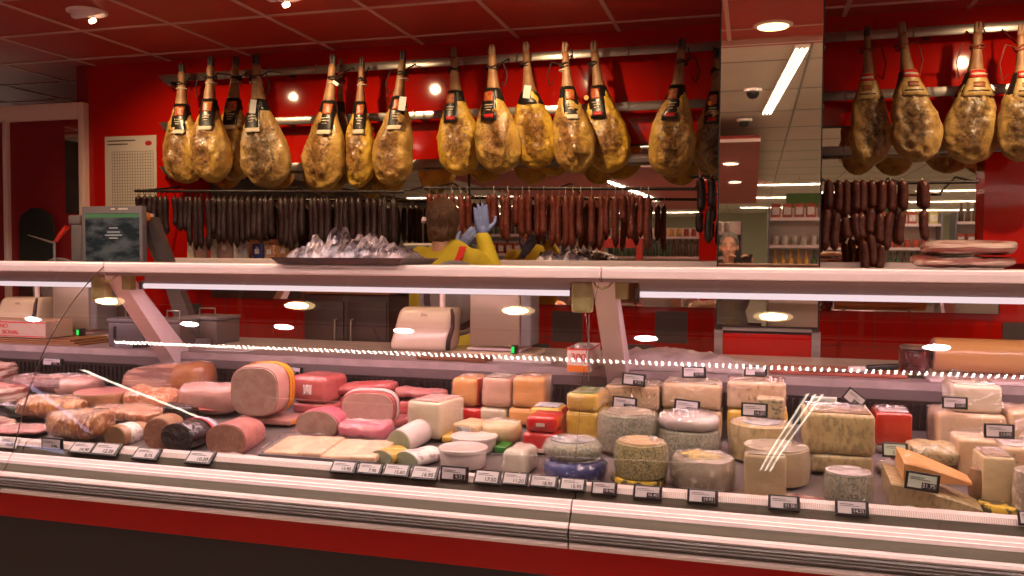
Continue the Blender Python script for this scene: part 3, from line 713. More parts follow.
for k, x in enumerate((-3.53, -2.33, -1.13, 1.27, 2.45)):
    washer(x, 3.93, 'white eyeball wall-washer light in the red ceiling, %s from the left' % ordn(k))

# linear shop lights (seen in the mirrors and in the curved glass)
def strip(pa, pb, lab, w_=.04, col=(1, .84, .66), es=9, power=0, lc=(1, .84, .76), bars=1, z=SZ):
    pa, pb = Vector((*pa, 0)), Vector((*pb, 0)); mid = (pa+pb)/2; d = pb-pa; L_ = d.length/2
    t = thing('linear_light', lab, 'ceiling light', (mid.x, mid.y, z), math.atan2(d.y, d.x))
    bm = NB(); box(bm, -L_-.012, L_+.012, -w_/2-.012, w_/2+.012, -.03, -.002, bev=.003); obj('housing', bm, 'white', t)
    bm = NB()
    if bars == 1: box(bm, -L_, L_, -w_/2, w_/2, -.036, -.0301)
    else:
        for q in range(bars): y_ = -w_/2+.006+(w_-.012)*q/(bars-1); box(bm, -L_, L_, y_-.006, y_+.006, -.036, -.0301)
    obj('diffuser', bm, emis('linear_glow', col, es), t)
    if power: lamp('lamp', 'AREA', (0, 0, -.038), power, lc, 2*L_, w_, parent=t)
P_ = LIGHT['shop']
strip((.33, .80), (.12, -2.15), 'linear light running away from the counter above the photographer', .085, es=16, bars=3)
strip((-4.58, .45), (-4.66, -1.45), 'long linear light running away from the counter at the left', .05, es=22)
strip((-5.6, -.3), (-6.7, -2.6), 'bluish linear light far left of the counter', .06, (.72, .66, 1.0), 4)
strip((-7.6, -3.35), (-8.6, -3.2), 'second bluish linear light far left of the counter', .06, (.72, .66, 1.0), 4)
strip((-3.6, -2.38), (-.4, -2.03), 'thin linear light nearly parallel to the counter behind the photographer', .02, es=5)
strip((-3.4, -.3), (-.6, -.3), 'thinnest linear light straight above the photographer', .012, es=4)
for k, y in enumerate((-11.5, -15.5, -20)):
    for q, x in enumerate((-9, -4.6, -.4, 3.6)):
        strip((x, y), (x+3.4, y), 'linear ceiling light in shop row %s, %s from the left' % (ordn(k), ordn(q)), .09, es=7, power=25)
for k, y in enumerate((-4.8, -7.8)):
    t = downlight(-.32, y, 'round downlight in the lowered red ceiling, %s from the counter' % ordn(k), (1, .8, .6), 10, r=.1, power=55)
strip((-2.4, -4.4), (-2.1, -9.5), 'linear light in the lowered red ceiling of the next department', .06, es=7, power=90, z=CZ)
strip((1.3, -3.7), (4.2, -3.7), 'added linear light brightening the right shop shelving', .06, es=7, power=30)  # added fixture, put in to brighten the shelves reflected in the mirrors
t = thing('led_strip', 'dotted LED strip on the pale ceiling parallel to the counter', 'ceiling light', (-.6, 1.41, SZ))
bm = NB(); box(bm, -3.27, 4, -.046, .046, -.012, 0, bev=.002); obj('channel', bm, 'alu', t)
bm = NB()
x = -3.25
while x < 3.2:
    box(bm, x, x+.010, -.040, .040, -.017, -.0122); x += .034
o = obj('led_dots', bm, emis('led_dot_light', (1, .86, .70), LIGHT['strip']), t); o['kind'] = 'stuff'


# ------------------------------------------------------------------ display counter modules
GP = []
for k in range(27):
    z = .775+(1.405-.775)*k/26
    GP.append((((1.15*z-2.88)*z+2.74)*z+1.30, z))
# exact cubic fit of the pane curve
def gy(z): return 1.15197*z**3-2.88472*z**2+2.74334*z+1.29535
GP = [(gy(z), z) for _, z in GP]
def deckz(Y): return .800+(Y-2.30)*.12
XJ = [-6.06, -4.19, -2.322, -.456, 1.41, 3.276]
def module(x0, x1, lab, arm=True):
    t = thing('serve_over_counter', lab, 'display counter', (x0, 2.2, 0), 0, 'refrigerated serve-over counter units')
    W_ = x1-x0-.0025; Y0 = -2.2
    def ex(name, prof, m, a=.002, b=None, smooth=30, par=None, lb=None):
        bm = NB(); extrude_profile(bm, [(y+Y0, z) for y, z in prof], a, (b if b else W_)); return obj(name, bm, m, par or t, smooth, lb)
    ex('kickboard', [(2.30, 0), (3.6, 0), (3.6, .60), (2.30, .60)], 'dark_base', 0, W_+.0024)
    ex('red_fascia', [(2.235, .588), (2.29, .588), (2.29, .69), (2.235, .69)], 'red_fascia', 0, W_+.0024)
    ex('bumper', [(2.2, .682), (2.19, .686), (2.187, .696), (2.187, .700), (2.19, .702), (2.184, .706), (2.180, .710), (2.183, .714), (2.180, .718), (2.183, .722), (2.180, .726), (2.184, .731), (2.23, .731), (2.23, .682)], 'rubber')
    ex('bumper_edge', [(2.186, .682), (2.183, .690), (2.186, .698), (2.20, .698), (2.21, .682)], 'alu')
    ex('bumper_highlight', [(2.186, .732), (2.182, .738), (2.186, .745), (2.198, .748), (2.215, .746), (2.215, .732)], 'alu')
    ex('front_slope', [(2.198, .749), (2.214, .770), (2.235, .770), (2.235, .749)], 'olive_steel')
    ex('glass_channel', [(2.2145, .7705), (2.2165, .780), (2.2195, .781), (2.2225, .788), (2.2255, .789), (2.2295, .798), (2.245, .798), (2.245, .7705)], 'alu_bright')
    ex('inner_lip', [(2.262, .775), (2.272, .795), (2.280, .8105), (2.292, .8105), (2.292, .775)], 'olive_steel')
    ex('price_rail', [(2.2835, .8130), (2.2925, .826), (2.318, .829), (2.318, .8115), (2.2835, .8115)], 'ticket')
    ex('deck', [(2.292, .79), (2.2925, .810), (2.34, deckz(2.34)), (3.04, deckz(3.04)), (3.04, .80), (2.292, .60)], 'deck')
    b_ = ex('rear_wall', [(3.045, .72), (3.06, .72), (3.06, .985), (3.045, .985)], 'dark_steel')
    bm = NB(); x = .02
    while x < W_-.02: box(bm, x, x+.008, 3.035+Y0, 3.044+Y0, deckz(3.04)+.01, .975); x += .022
    g = obj('air_grille', bm, 'dark_steel', t)
    ex('worktop', [(3.05, 1.046), (3.70, 1.046), (3.70, 1.02), (3.05, 1.02)], 'worktop')
    ex('worktop_lip', [(3.045, .986), (3.052, .986), (3.052, 1.019), (3.62, 1.019), (3.62, .9), (3.64, .9), (3.64, 1.0195), (3.045, 1.0195)], 'lip')
    ex('staff_panel', [(3.58, .05), (3.60, .05), (3.60, .899), (3.58, .899)], 'alu')
    # curved pane
    bm = NB(); th = .004
    pr = []
    for k, (y, z) in enumerate(GP):
        a, b = GP[max(0, k-1)], GP[min(len(GP)-1, k+1)]; d = Vector((b[0]-a[0], b[1]-a[1])).normalized()
        pr.append((y+d.y*th/2, z-d.x*th/2, y-d.y*th/2, z+d.x*th/2))
    out = [(q[2], q[3]) for q in pr]; inn = [(q[0], q[1]) for q in pr][::-1]
    extrude_profile(bm, [(y+Y0, z) for y, z in out+inn], .003, W_-.003)
    obj('curved_glass', bm, 'glass', t, 30)
    bm = NB(); extrude_profile(bm, [(y+Y0, z) for y, z in out[1:]+inn[:-1]], 0, .0018)
    obj('glass_edge', bm, 'edge_dark' if x0 < -1 else 'edge_pale', t)  # dark look of the obliquely seen left joints is put into the edge colour
    # top profile and shelf
    ex('top_rail', [(2.652, 1.384), (2.650, 1.387), (2.652, 1.4165), (2.656, 1.4205), (2.70, 1.4205), (2.70, 1.384)], 'alu_bright')
    ex('top_shelf', [(2.701, 1.4205), (3.02, 1.4205), (3.02, 1.4125), (2.701, 1.4125)], 'alu')
    ex('rail_shadow_gap', [(2.664, 1.372), (2.664, 1.3825), (2.74, 1.3825), (2.74, 1.372)], 'housing_grey')
    ex('lamp_housing', [(2.735, 1.371), (2.80, 1.371), (2.80, 1.350), (2.76, 1.345), (2.735, 1.343)], 'housing_grey', .112, W_-.112)
    bm = NB(); tube(bm, [(.112, 2.734+Y0, 1.333), (W_-.112, 2.734+Y0, 1.333)], .0095, 14); obj('light_tube', bm, TUBE, t, 60)
    bm = NB()
    for xx in (.098, W_-.112): box(bm, xx, xx+.014, 2.718+Y0, 2.750+Y0, 1.320, 1.352, bev=.003)
    obj('tube_cap', bm, 'grey_plastic', t)
    l = lamp('tube_lamp', 'AREA', (W_/2, 2.745+Y0, 1.321), LIGHT['tube'], (1, .64, .68), W_-.3, .03, rot=(R(6), 0, 0), parent=t)
    # support arm at the joint
    bm = NB()
    extrude_profile(bm, [(2.69+Y0, 1.371), (2.76+Y0, 1.371), (3.10+Y0, 1.0475), (3.044+Y0, 1.0475), (3.044+Y0, .995), (3.02+Y0, .995)], -.036, .036)
    obj('support_arm', bm, 'alu', t)
    bm = NB(); extrude_profile(bm, [(2.70+Y0, 1.352), (2.71+Y0, 1.352), (3.075+Y0, 1.047), (3.05+Y0, 1.047)], -.0275, -.0262); extrude_profile(bm, [(2.70+Y0, 1.352), (2.71+Y0, 1.352), (3.075+Y0, 1.047), (3.05+Y0, 1.047)], -.004, .004)
    bm2 = NB(); box(bm2, -.105, -.037, 2.70+Y0, 2.74+Y0, 1.272, 1.371, bev=.008); box(bm2, .037, .075, 2.70+Y0, 2.735+Y0, 1.318, 1.371, bev=.003)
    tube(bm2, [(-.03, 2.688+Y0, 1.372), (-.02, 2.675+Y0, 1.358), (0, 2.672+Y0, 1.350), (.02, 2.675+Y0, 1.358), (.03, 2.688+Y0, 1.372)], .004, 6)
    bm.free(); obj('arm_bracket', bm2, mat('olive_bracket', (.46, .40, .20), (.36, .30, .12), 20, rough=.4), t)
    bm = NB(); box(bm, -.030, .030, 3.008+Y0, 3.044+Y0, .955, .9945, bev=.003); obj('arm_foot', bm, 'white', t)
    return t
TUBE = emis('cool_pink_tube', (1, .78, .82), 1.05)
labs = ['counter unit beyond the left edge of the photo', 'left end counter unit holding dry-cured meats and the cardboard box', 'middle counter unit filled with cooked hams, mortadella and mild cheeses', 'right counter unit filled with blue cheeses and large cut wheels', 'counter unit beyond the right edge of the photo']
for k in range(1, 5): module(XJ[k], XJ[k+1], labs[k])

# ------------------------------------------------------------------ products
TOP = {}
def base_z(Y): return deckz(Y)+.001
def bz(on, Y, d=0):
    if on is None: return base_z(Y+d)
    if isinstance(on, (int, float)): return on
    return TOP[on.name]+.001
def place(name, lab, cat, x0, x1, y0, Y, on, ycen=None, group=None, rz=0, d=.1):
    """thing at centre of px span, bottom z from its support, returns root,w,h"""
    xa, xb = X(x0, Y, y0+12), X(x1, Y, y0+12); z1 = Z((x0+x1)/2, y0, Y); z0 = bz(on, Y, d*.5)
    t = thing(name, lab, cat, ((xa+xb)/2, Y, z0), rz, group)
    TOP[t.name] = z1
    return t, xb-xa, max(.02, z1-z0)
def wrap(t, k=1.0):
    b = t.children[0]; sx = max(v.co.x for v in b.data.vertices); bm = bmesh.new(); bm.from_mesh(b.data)
    mx = [sum(v.co[i] for v in bm.verts)/len(bm.verts) for i in range(3)]
    bm.normal_update()
    for v in bm.verts:
        n_ = v.normal.copy(); q = abs(noise.noise(v.co*34+Vector((t.location.x*9, 0, 0))))
        v.co += n_*(.0022+.0045*q*k)
        if v.co.z < .001: v.co.z = .001
    for f in bm.faces: f.material_index = 0
    o = obj('film_wrap', bm, 'film', t, 120)
    return t
def block(name, lab, cat, x0, x1, y0, Y, d, m, on=None, r=.014, rz=0, part='cheese_body', top=None, topm=None, side=None, sidem=None, lbl=None, lblm='label_white', lsz=(.05, .03), taper=0, group=None, jit=.002, seg=3):
    t, w_, h = place(name, lab, cat, x0, x1, y0, Y, on, group=group, rz=rz, d=d)
    bm = NB(); vs = box(bm, -w_/2, w_/2, 0, d, 0, h, bev=min(r, w_*.3, h*.3), seg=seg)
    bmesh.ops.subdivide_edges(bm, edges=[e for e in bm.edges if e.calc_length() > .03], cuts=3, use_grid_fill=True)
    if taper:
        for v in bm.verts: f_ = 1-taper*(v.co.z/h); v.co.x *= f_
    jitter(bm, jit, 18, x0)
    for v in bm.verts:
        if v.co.z < h*.05: v.co.z = max(0, v.co.z)
    obj(part, bm, m, t, 50)
    if top:
        bm = NB(); q = min(r, .012); box(bm, -w_/2*(1-taper)+q, w_/2*(1-taper)-q, q, d-q, h-.001, h+.003, bev=.0015); jitter(bm, .0015, 30, x0); obj(top, bm, topm, t, 50)
        TOP[t.name] += .0035
    if side:
        bm = NB(); box(bm, w_/2-.002, w_/2+.0025, d*.12, d*.9, h*.06, h*.94, bev=.0015); obj(side, bm, sidem, t, 50)
    if lbl:
        bm = NB(); box(bm, -lsz[0]/2, lsz[0]/2, -.003, -.001+jit, h*.5-lsz[1]/2, h*.5+lsz[1]/2); obj(lbl, bm, lblm, t)
    return t
def wheel(name, lab, x0, x1, y0, Y, m, on=None, rind=None, part='cheese_body', a0=0, a1=2*PI, rz=0, er=.010, toplab=None, lm='label_white', lr=.6, Rw=None, h=None, bulge=.02, jit=.0015, cat='cheese', group=None, wrap=None):
    """wheel or sector; silhouette px x0..x1 measured at the centre depth; y0 top of front edge"""
    Rr = Rw or (X(x1, Y+.06, y0+12)-X(x0, Y+.06, y0+12))/2
    yc = Y+Rr
    xa = (X(x0, yc, y0+12)+X(x1, yc, y0+12))/2
    Rr = (X(x1, yc, y0+12)-X(x0, yc, y0+12))/2 if not Rw else Rw
    z1 = Z((x0+x1)/2, y0-4, Y+2*Rr-.01); z0 = bz(on, Y, Rr)
    if on is None: z0 = base_z(Y+Rr*.7)
    if h: z1 = z0+h
    h = max(.02, z1-z0)
    t = thing(name, lab, cat, (xa, yc, z0), rz, group); TOP[t.name] = z1
    full = (a1-a0) > 6.2; n = 40 if full else max(8, int(30*(a1-a0)/PI))
    bm = NB(); er = min(er, h*.3)
    prof = [(Rr-er, 0), (Rr-er*.3, er*.3), (Rr+Rr*bulge*.5, h*.3), (Rr+Rr*bulge, h*.5), (Rr+Rr*bulge*.5, h*.7), (Rr-er*.3, h-er*.3), (Rr-er, h)]
    rows = []
    for (rr, z) in prof:
        if full: rows.append(ring(bm, [(rr*math.cos(2*PI*k/n), rr*math.sin(2*PI*k/n), z) for k in range(n)]))
        else: rows.append(ring(bm, [(rr*math.cos(a0+(a1-a0)*k/n), rr*math.sin(a0+(a1-a0)*k/n), z) for k in range(n+1)]+[(0, 0, z)]))
    k_ = len(rows[0])
    for A, B in zip(rows, rows[1:]):
        for i in range(k_):
            f = bm.faces.new((A[i], A[(i+1) % k_], B[(i+1) % k_], B[i]))
            f.material_index = (1 if (full or i < n) else 0)
    f = cap(bm, rows[0][::-1], 1); f = cap(bm, rows[-1], 1)
    jitter(bm, jit, 22, x0)
    obj(part, bm, [m, rind or m], t, 45)
    if toplab:
        bm = NB(); lathe(bm, [(Rr*lr, h-.001), (Rr*lr, h+.0025), (Rr*lr*.96, h+.003)], 32); jitter(bm, .001, 40, x0); obj(toplab, bm, lm, t, 40)
    return t
def loaf(name, lab, cat, cxp, cyp, wp, hp, Y, L_, rz, body, cut='ham_cut', on=None, n_=2.6, cas=None, band=None, bandm=None, group=None, tiltz=0, back=.75, lbl=None, part='meat_body', jit=.003):
    """loaf whose cut end faces the viewer: centre pixel, face px size; axis runs back at angle rz (0 = straight back, + = towards right)"""
    c = at(cxp, cyp, Y); zc = (c-Vector((0, 0, EYE))).dot(fw); phi = yaw+math.atan((512-cxp)/FPX)
    w_ = wp*zc/FPX/math.cos(rz); h = hp*zc/FPX
    t = thing(name, lab, cat, (c.x, Y, c.z-h/2), phi-rz, group); TOP[t.name] = c.z+h/2
    bm = NB(); prev = None
    st = [(0, 1), (.04, 1.01), (.2, 1.03), (.45, 1.02), (.65, .98), (.8, .92), (.9, .78), (.97, .5), (1, .2)]
    for u, s in st:
        s2 = s if u < .5 else 1-(1-s)*back
        s2 = s2*(1 if u < .95 else .8)
        pts = [(px_*s2, u*L_, h/2+pz_*s2-(1-s2)*0*h+tiltz*u) for px_, pz_ in sup(w_/2, h/2, n_, 32)]
        rg = ring(bm, pts)
        if prev: bridge(bm, prev, rg)
        prev = rg
    cap(bm, prev)
    fr = [v for v in bm.verts if v.co.y < 1e-5]
    bm.verts.ensure_lookup_table(); cap(bm, [bm.verts[i] for i in range(32)][::-1])
    for v in bm.verts:
        if v.co.y > .01: v.co += noise.noise_vector(v.co*20+Vector((cxp, 0, 0)))*jit
    obj(part, bm, body, t, 60)
    bm = NB(); a = ring(bm, [(x*.955, -.002, h/2+z*.955) for x, z in sup(w_/2, h/2, n_, 32)]); b = ring(bm, [(x*.94, -.004, h/2+z*.94) for x, z in sup(w_/2, h/2, n_, 32)]); e = ring(bm, [(x*.955, .003, h/2+z*.955) for x, z in sup(w_/2, h/2, n_, 32)])
    bridge(bm, e, a); bridge(bm, a, b); cap(bm, b); obj('cut_face', bm, cut, t, 40)
    if band:
        for (u0, u1, bmn, bm_m) in band:
            bm = NB(); prev = None
            for q in range(5):
                u = u0+(u1-u0)*q/4; sc_ = 1.05+.02*math.sin(q*2.1)
                if u > .75: sc_ *= 1-(u-.75)*.8*back
                rg = ring(bm, [(x*sc_, u*L_, h/2+z*sc_+tiltz*u) for x, z in sup(w_/2, h/2, n_, 32)])
                if prev: bridge(bm, prev, rg)
                prev = rg
            o = obj(bmn, bm, bm_m, t, 60); md = o.modifiers.new('thick', 'SOLIDIFY'); md.thickness = .0015
    if lbl:
        u, ang, sz, lm = lbl
        bm = NB(); dx = w_/2*1.04
        box(bm, dx-.004, dx+.002, u*L_-sz/2, u*L_+sz/2, h*.5-sz/2, h*.5+sz/2, bev=.001); obj('label', bm, lm, t)
    return t
def slab(name, lab, cat, pts_px, Y0_, Y1_, z0, h, m, rz=0, n=26, group=None, part='meat_body', jit=.006, seed=1, flat=.8, tilt=0, ends=None):
    """irregular flattened piece spanning px pts_px=(x0,x1) between depths Y0_..Y1_"""
    xa, xb = X(pts_px[0], (Y0_+Y1_)/2), X(pts_px[1], (Y0_+Y1_)/2); cx_, cy_ = (xa+xb)/2, (Y0_+Y1_)/2
    t = thing(name, lab, cat, (cx_, cy_, z0), rz, group)
    bm = NB(); w_, d_ = (xb-xa)/2, (Y1_-Y0_)/2; prev = None
    st = [(-1, .15), (-.96, .5), (-.88, .76), (-.7, .93), (-.4, 1), (0, 1.0), (.4, .97), (.7, .88), (.88, .70), (.96, .45), (1, .12)]
    for u, s in st:
        q = 1+.14*noise.noise(Vector((u*2.1, seed*1.3, 0)))
        rg = ring(bm, [(u*w_, y*s*q, h/2+z*(s**.6)*q*(1 if z < 0 else 1)+tilt*u) for y, z in sup(d_, h/2, 2.6, n)])
        if prev: bridge(bm, prev, rg)
        else: cap(bm, rg[::-1])
        prev = rg
    cap(bm, prev)
    bmesh.ops.subdivide_edges(bm, edges=bm.edges[:], cuts=2, use_grid_fill=True, smooth=.5)
    for v in bm.verts:
        p_ = v.co+Vector((seed, seed*2, 0))
        v.co += noise.noise_vector(p_*11)*jit*1.8+noise.noise_vector(p_*32)*jit*.7
        v.co.z += (abs(noise.noise(p_*20))-.2)*jit*1.2
    zm = min(v.co.z for v in bm.verts)
    for v in bm.verts: v.co.z -= zm
    if ends:
        for f in bm.faces:
            if f.calc_center_median().x > w_*ends: f.material_index = 1
    obj(part, bm, m, t, 80); TOP[t.name] = z0+max(h, 0)-zm*0
    return t

# ---- cured and roasted meats, left
CM = 'meat'
zb = base_z
wrap(slab('ham_piece', 'vacuum-packed dark maroon ham piece with pale fatty end, far left behind the glass seam', CM, (22, 96), 2.74, 2.92, zb(2.9), .085, ['ham_dark', 'ham_casing'], rz=R(6), seed=2, ends=.35))
slab('ham_piece', 'pink wrapped meat piece cut by the left edge, beside the glass joint', CM, (-14, 21), 2.60, 2.76, zb(2.7)+.0, .085, ['ham_pink', 'bacon_pale'], seed=5, ends=.3)
slab('ham_piece', 'dark wrapped joint at the far left rear of the counter', CM, (-36, 8), 2.80, 2.98, zb(2.95), .11, ['ham_dark', 'bacon_pale'], seed=15, ends=.2)
slab('ham_piece', 'dark flat packet in front of the maroon ham piece, far left', CM, (2, 34), 2.52, 2.62, zb(2.6), .05, 'black_wrap', seed=12)
wrap(slab('ham_piece', 'thin pink slices in a flat pack in the left front corner', CM, (4, 47), 2.36, 2.50, zb(2.48), .018, 'ham_pink', seed=14, jit=.003))
slab('ham_piece', 'pale marbled slice pack at the left edge behind the first tag', CM, (-25, 6), 2.36, 2.50, zb(2.48), .03, 'bacon_pale', seed=18, jit=.004)
# half mortadella dome, flat cut upward
c = at(103, 388, 2.70); rr = (X(125.5, 2.7)-X(80.5, 2.7))/2; zt = Z(103, 391, 2.70)
t = thing('half_sausage_dome', 'half of a round tan sausage lying cut side up like a bowl', CM, (c.x, 2.70, zt-rr*1.05))
bm = NB(); lathe(bm, [(rr*.12, 0), (rr*.45, rr*.10), (rr*.72, rr*.30), (rr*.90, rr*.60), (rr*.98, rr*.9), (rr, rr*1.02), (rr*.98, rr*1.05)], 36); obj('casing', bm, 'mort_tan', t, 60)
bm = NB(); lathe(bm, [(rr*.96, rr*1.045), (rr*.96, rr*1.055), (rr*.9, rr*1.058)], 36); obj('cut_face', bm, 'ham_pink', t, 60)
dome_z = zt-rr*1.05
slab('ham_piece', 'flat pink packet lying under the upturned sausage half', CM, (78, 128), 2.66, 2.78, zb(2.76), max(.03, dome_z-zb(2.76)), 'ham_pink', seed=33, jit=.002)
wrap(slab('roast_ham', 'orange-brown grilled ham half with dark bars, left front', CM, (24, 84), 2.50, 2.66, zb(2.64), .075, 'roast', rz=R(4), seed=3))
wrap(slab('roast_ham', 'netted orange roast joint in film, left front beside the first price tags', CM, (54, 110), 2.345, 2.48, zb(2.46), .088, 'roast', seed=4, jit=.008))
wrap(slab('roast_ham', 'long peach-coloured roast loaf in the middle of the meats', CM, (96, 168), 2.55, 2.68, zb(2.65), Z(130, 407, 2.6)-zb(2.65), 'roast_pink', rz=R(-5), seed=6))
slab('roast_ham', 'peach roast piece in clear wrap behind the black salami', CM, (128, 178), 2.66, 2.80, zb(2.78), .085, 'roast_pink', seed=16, rz=R(-8))
loaf('meat_log', 'dark brown sausage log with a white label band at the left front', CM, 115, 437, 19, 22, 2.39, .13, R(48), 'mort_tan', 'rind_brown', n_=2.2, band=[(.18, .55, 'label_band', 'label_white')])
loaf('meat_log', 'thick sausage log showing a round brown-pink cut end', CM, 158, 434, 27, 32, 2.385, .14, R(22), 'mort_tan', 'ham_cut_brown', n_=2.1)
wrap(loaf('black_salami', 'glossy black-wrapped salami with red, white and blue label', CM, 177, 438, 30, 29, 2.375, .15, R(42), 'black_wrap', 'black_wrap', n_=2.1, back=1, band=[(.62, .68, 'red_band', 'label_red'), (.69, .90, 'blue_band', 'label_blue')]))
# bacon slab, raised at the rear
zbk = base_z(2.9)
t = block('bacon_slab', 'rear bacon slab lying under the striped one', CM, 136, 196, 404, 2.86, .12, 'bacon_rind', rz=R(0), part='meat_body', r=.02, jit=.004)
wrap(slab('bacon_slab', 'thick slab of streaky bacon with striped face and tan rind, below the support arm', CM, (131, 211), 2.81, 2.98, TOP[t.name]+.003, .142, ['bacon', 'bacon_rind'], rz=R(8), seed=7, ends=.22, tilt=.018, jit=.005))
# cooked hams
zf = zb(2.66)
wrap(loaf('cooked_ham', 'brown-pink round ham log wrapped in crinkled film, in front', CM, 226, 441, 38, 34, 2.385, .17, R(30), 'ham_pink', 'ham_cut_brown', n_=2.2))
t0 = block('cooked_ham', 'long ham loaf with orange end lying under the big grey-pink ham', CM, 236, 290, 419, 2.66, .14, 'ham_casing', part='meat_body', r=.03, side='orange_wrap', sidem='orange_wrap')
loaf('cooked_ham', 'biggest cooked ham loaf, flat grey-pink cut face and gold wrap behind', CM, 254.5, 391.5, 46, 50, 2.62, .17, R(26), 'ham_casing', 'ham_cut', n_=3.0, band=[(.50, .62, 'gold_wrap', 'orange_wrap'), (.66, .8, 'gold_wrap', 'orange_wrap')], on=t0)
wrap(slab('cooked_ham', 'pale pink rounded ham loaf lying left of the biggest ham', CM, (184, 240), 2.70, 2.84, Z(210, 416, 2.74), .115, 'ham_casing', seed=8, jit=.003))
slab('cooked_ham', 'pink ham joint lying under the pale rounded loaf', CM, (178, 234), 2.70, 2.86, zb(2.86), Z(210, 416, 2.74)-zb(2.86)-.002, 'pink_pack', seed=28, jit=.003)
slab('green_packet', 'dark green flat packet beside the black salami', 'packet', (166, 193), 2.56, 2.66, zb(2.66), .075, 'black_wrap', seed=9)
t1 = wrap(block('pink_ham_pack', 'lower pink ham block in plastic, under the one with a white label', CM, 290, 332, 404, 2.80, .13, 'pink_pack', part='meat_body', r=.02, rz=R(-8)))
wrap(block('pink_ham_pack', 'upper pink ham block in plastic with a square white label', CM, 288, 327, 376, 2.80, .15, 'pink_pack', on=t1, part='meat_body', r=.022, rz=R(-8), lbl='label', lsz=(.035, .035)))
loaf('cooked_ham', 'half-round brown-pink ham end lying before the oval mortadella', CM, 317, 425, 42, 29, 2.58, .13, R(28), 'magenta_pack', 'ham_cut', n_=2.2)
t2 = wrap(block('pink_ham_pack', 'pink plastic-wrapped block supporting the oval mortadella', CM, 350, 400, 424, 2.72, .14, 'pink_pack', part='meat_body', r=.02))
loaf('mortadella', 'pale pink mortadella with a wide oval cut face in the middle', CM, 367.5, 409.5, 53, 35, 2.68, .12, R(12), 'pink_pack', 'mortadella', n_=3.0, band=[(.25, .6, 'film_band', 'roll_white')])
wrap(slab('magenta_packet', 'magenta-pink packet behind the tray of slices', CM, (342, 392), 2.53, 2.65, zb(2.62), .062, 'magenta_pack', seed=11, jit=.004))
slab('pink_slice_pack', 'flat wedge-shaped pink pack lying at the rear, left of the cheeses', CM, (334, 397), 2.86, 2.98, Z(365, 397, 2.9), .045, 'pink_pack', seed=13, tilt=.012, jit=.003)
t3 = wrap(block('pink_ham_pack', 'rear pink block under the flat wedge-shaped pack', CM, 338, 392, 398, 2.87, .11, 'pink_pack', part='meat_body', r=.015))
t3 = block('pink_ham_pack', 'rear pink slab block left of the orange cheeses', CM, 397, 446, 402, 2.86, .12, 'pink_pack', part='meat_body', r=.015)
slab('pink_slice_pack', 'ridged pink pack on the rear slab, just left of the orange cheeses', CM, (396, 447), 2.86, 2.97, TOP[t3.name]+.004, .035, 'ham_pink', seed=17, jit=.003)
# tray of slices with film
a0 = at(262, 461, 2.37); b0 = at(376, 468, 2.37)
t = thing('slice_tray', 'shallow tray of peach slices under crinkled clear film, front centre left', 'food tray', ((a0.x+b0.x)/2, 2.35, zb(2.35)+.001), 0); t.rotation_euler = (math.atan(.12), 0, 0); hw_ = (b0.x-a0.x)/2
bm = NB(); box(bm, -hw_, hw_, 0, .19, 0, .006, bev=.002); box(bm, -hw_, hw_, 0, .005, .006, .022); box(bm, -hw_, hw_, .185, .19, .006, .022); box(bm, -hw_, -hw_+.005, .005, .185, .006, .022); box(bm, hw_-.005, hw_, .005, .185, .006, .022); obj('tray_base', bm, 'grey_light', t)
for q in range(6):
    bm = NB(); x = -hw_+.05+q*(2*hw_-.09)/5; box(bm, x-.042, x+.042, .012, .178, .008+q*.0005, .026+.003*(q % 3), bev=.006); jitter(bm, .003, 20, q)
    for v in bm.verts: v.co.z += (v.co.x-x)*.04
    obj('slice_stack', bm, 'slices', t, 60)
bm = NB()
g = [[bm.verts.new((-hw_+2*hw_*i/22, .19*j/12, .034+.006*noise.noise(Vector((i*.7, j*.8, 1)))+.004*noise.noise(Vector((i*2.3, j*2.1, 5))))) for j in range(13)] for i in range(23)]
for i in range(22):
    for j in range(12): bm.faces.new((g[i][j], g[i+1][j], g[i+1][j+1], g[i][j+1]))
o = obj('film', bm, 'film_tray', t, 180); md = o.modifiers.new('thick', 'SOLIDIFY'); md.thickness = .0005
# rolls
loaf('cheese_roll', 'upper white-wrapped cheese roll with grey-green end', 'cheese', 399, 443, 23, 26, 2.50, .13, R(38), 'roll_white', 'roll_green', n_=2.0, back=.15, tiltz=.02)
loaf('cheese_roll', 'short yellow roll with green end beneath the white rolls', 'cheese', 382, 458, 22, 16, 2.39, .09, R(40), 'cheese_yellow', 'roll_green', n_=2.0, back=.1)
loaf('cheese_roll', 'lower white-wrapped cheese roll with printed paper, beside the plastic tubs', 'cheese', 407, 460, 22, 17, 2.385, .12, R(46), 'label_white', 'roll_green', n_=2.0, back=.1)

# ---- mild cheeses
CH = 'cheese'
wrap(block('cheese_block', 'large pale cream cheese block with slanted top, left end of the cheeses', CH, 405, 441, 402, 2.62, .17, 'cheese_pale', r=.012, rz=R(-10), top='pink_wrap', topm='ham_casing'))
A = block('cheese_block', 'red-wrapped cheese under the left orange block', CH, 456, 482, 408, 2.82, .14, 'red_wax')
wrap(block('cheese_block', 'left orange cheese block with red wrapper side', CH, 451, 476, 378, 2.82, .14, 'cheese_orange', on=A, side='red_wrapper', sidem='red_wax', r=.02))
B = block('cheese_block', 'cream cheese block under the pinkish one', CH, 479, 506, 408, 2.82, .14, 'cheese_pale')
wrap(block('cheese_block', 'pinkish cheese block between the two orange ones', CH, 481, 510, 378, 2.82, .14, 'cheese_pink', on=B, top='wrapper', topm='rind_grey', r=.018))
D = block('cheese_block', 'orange cheese block under the right orange block', CH, 508, 543, 408, 2.82, .14, 'cheese_orange')
wrap(block('cheese_block', 'right orange cheese block in loose film', CH, 512, 544, 378, 2.82, .14, 'cheese_orange', on=D, side='wrapper', sidem='film', r=.014))
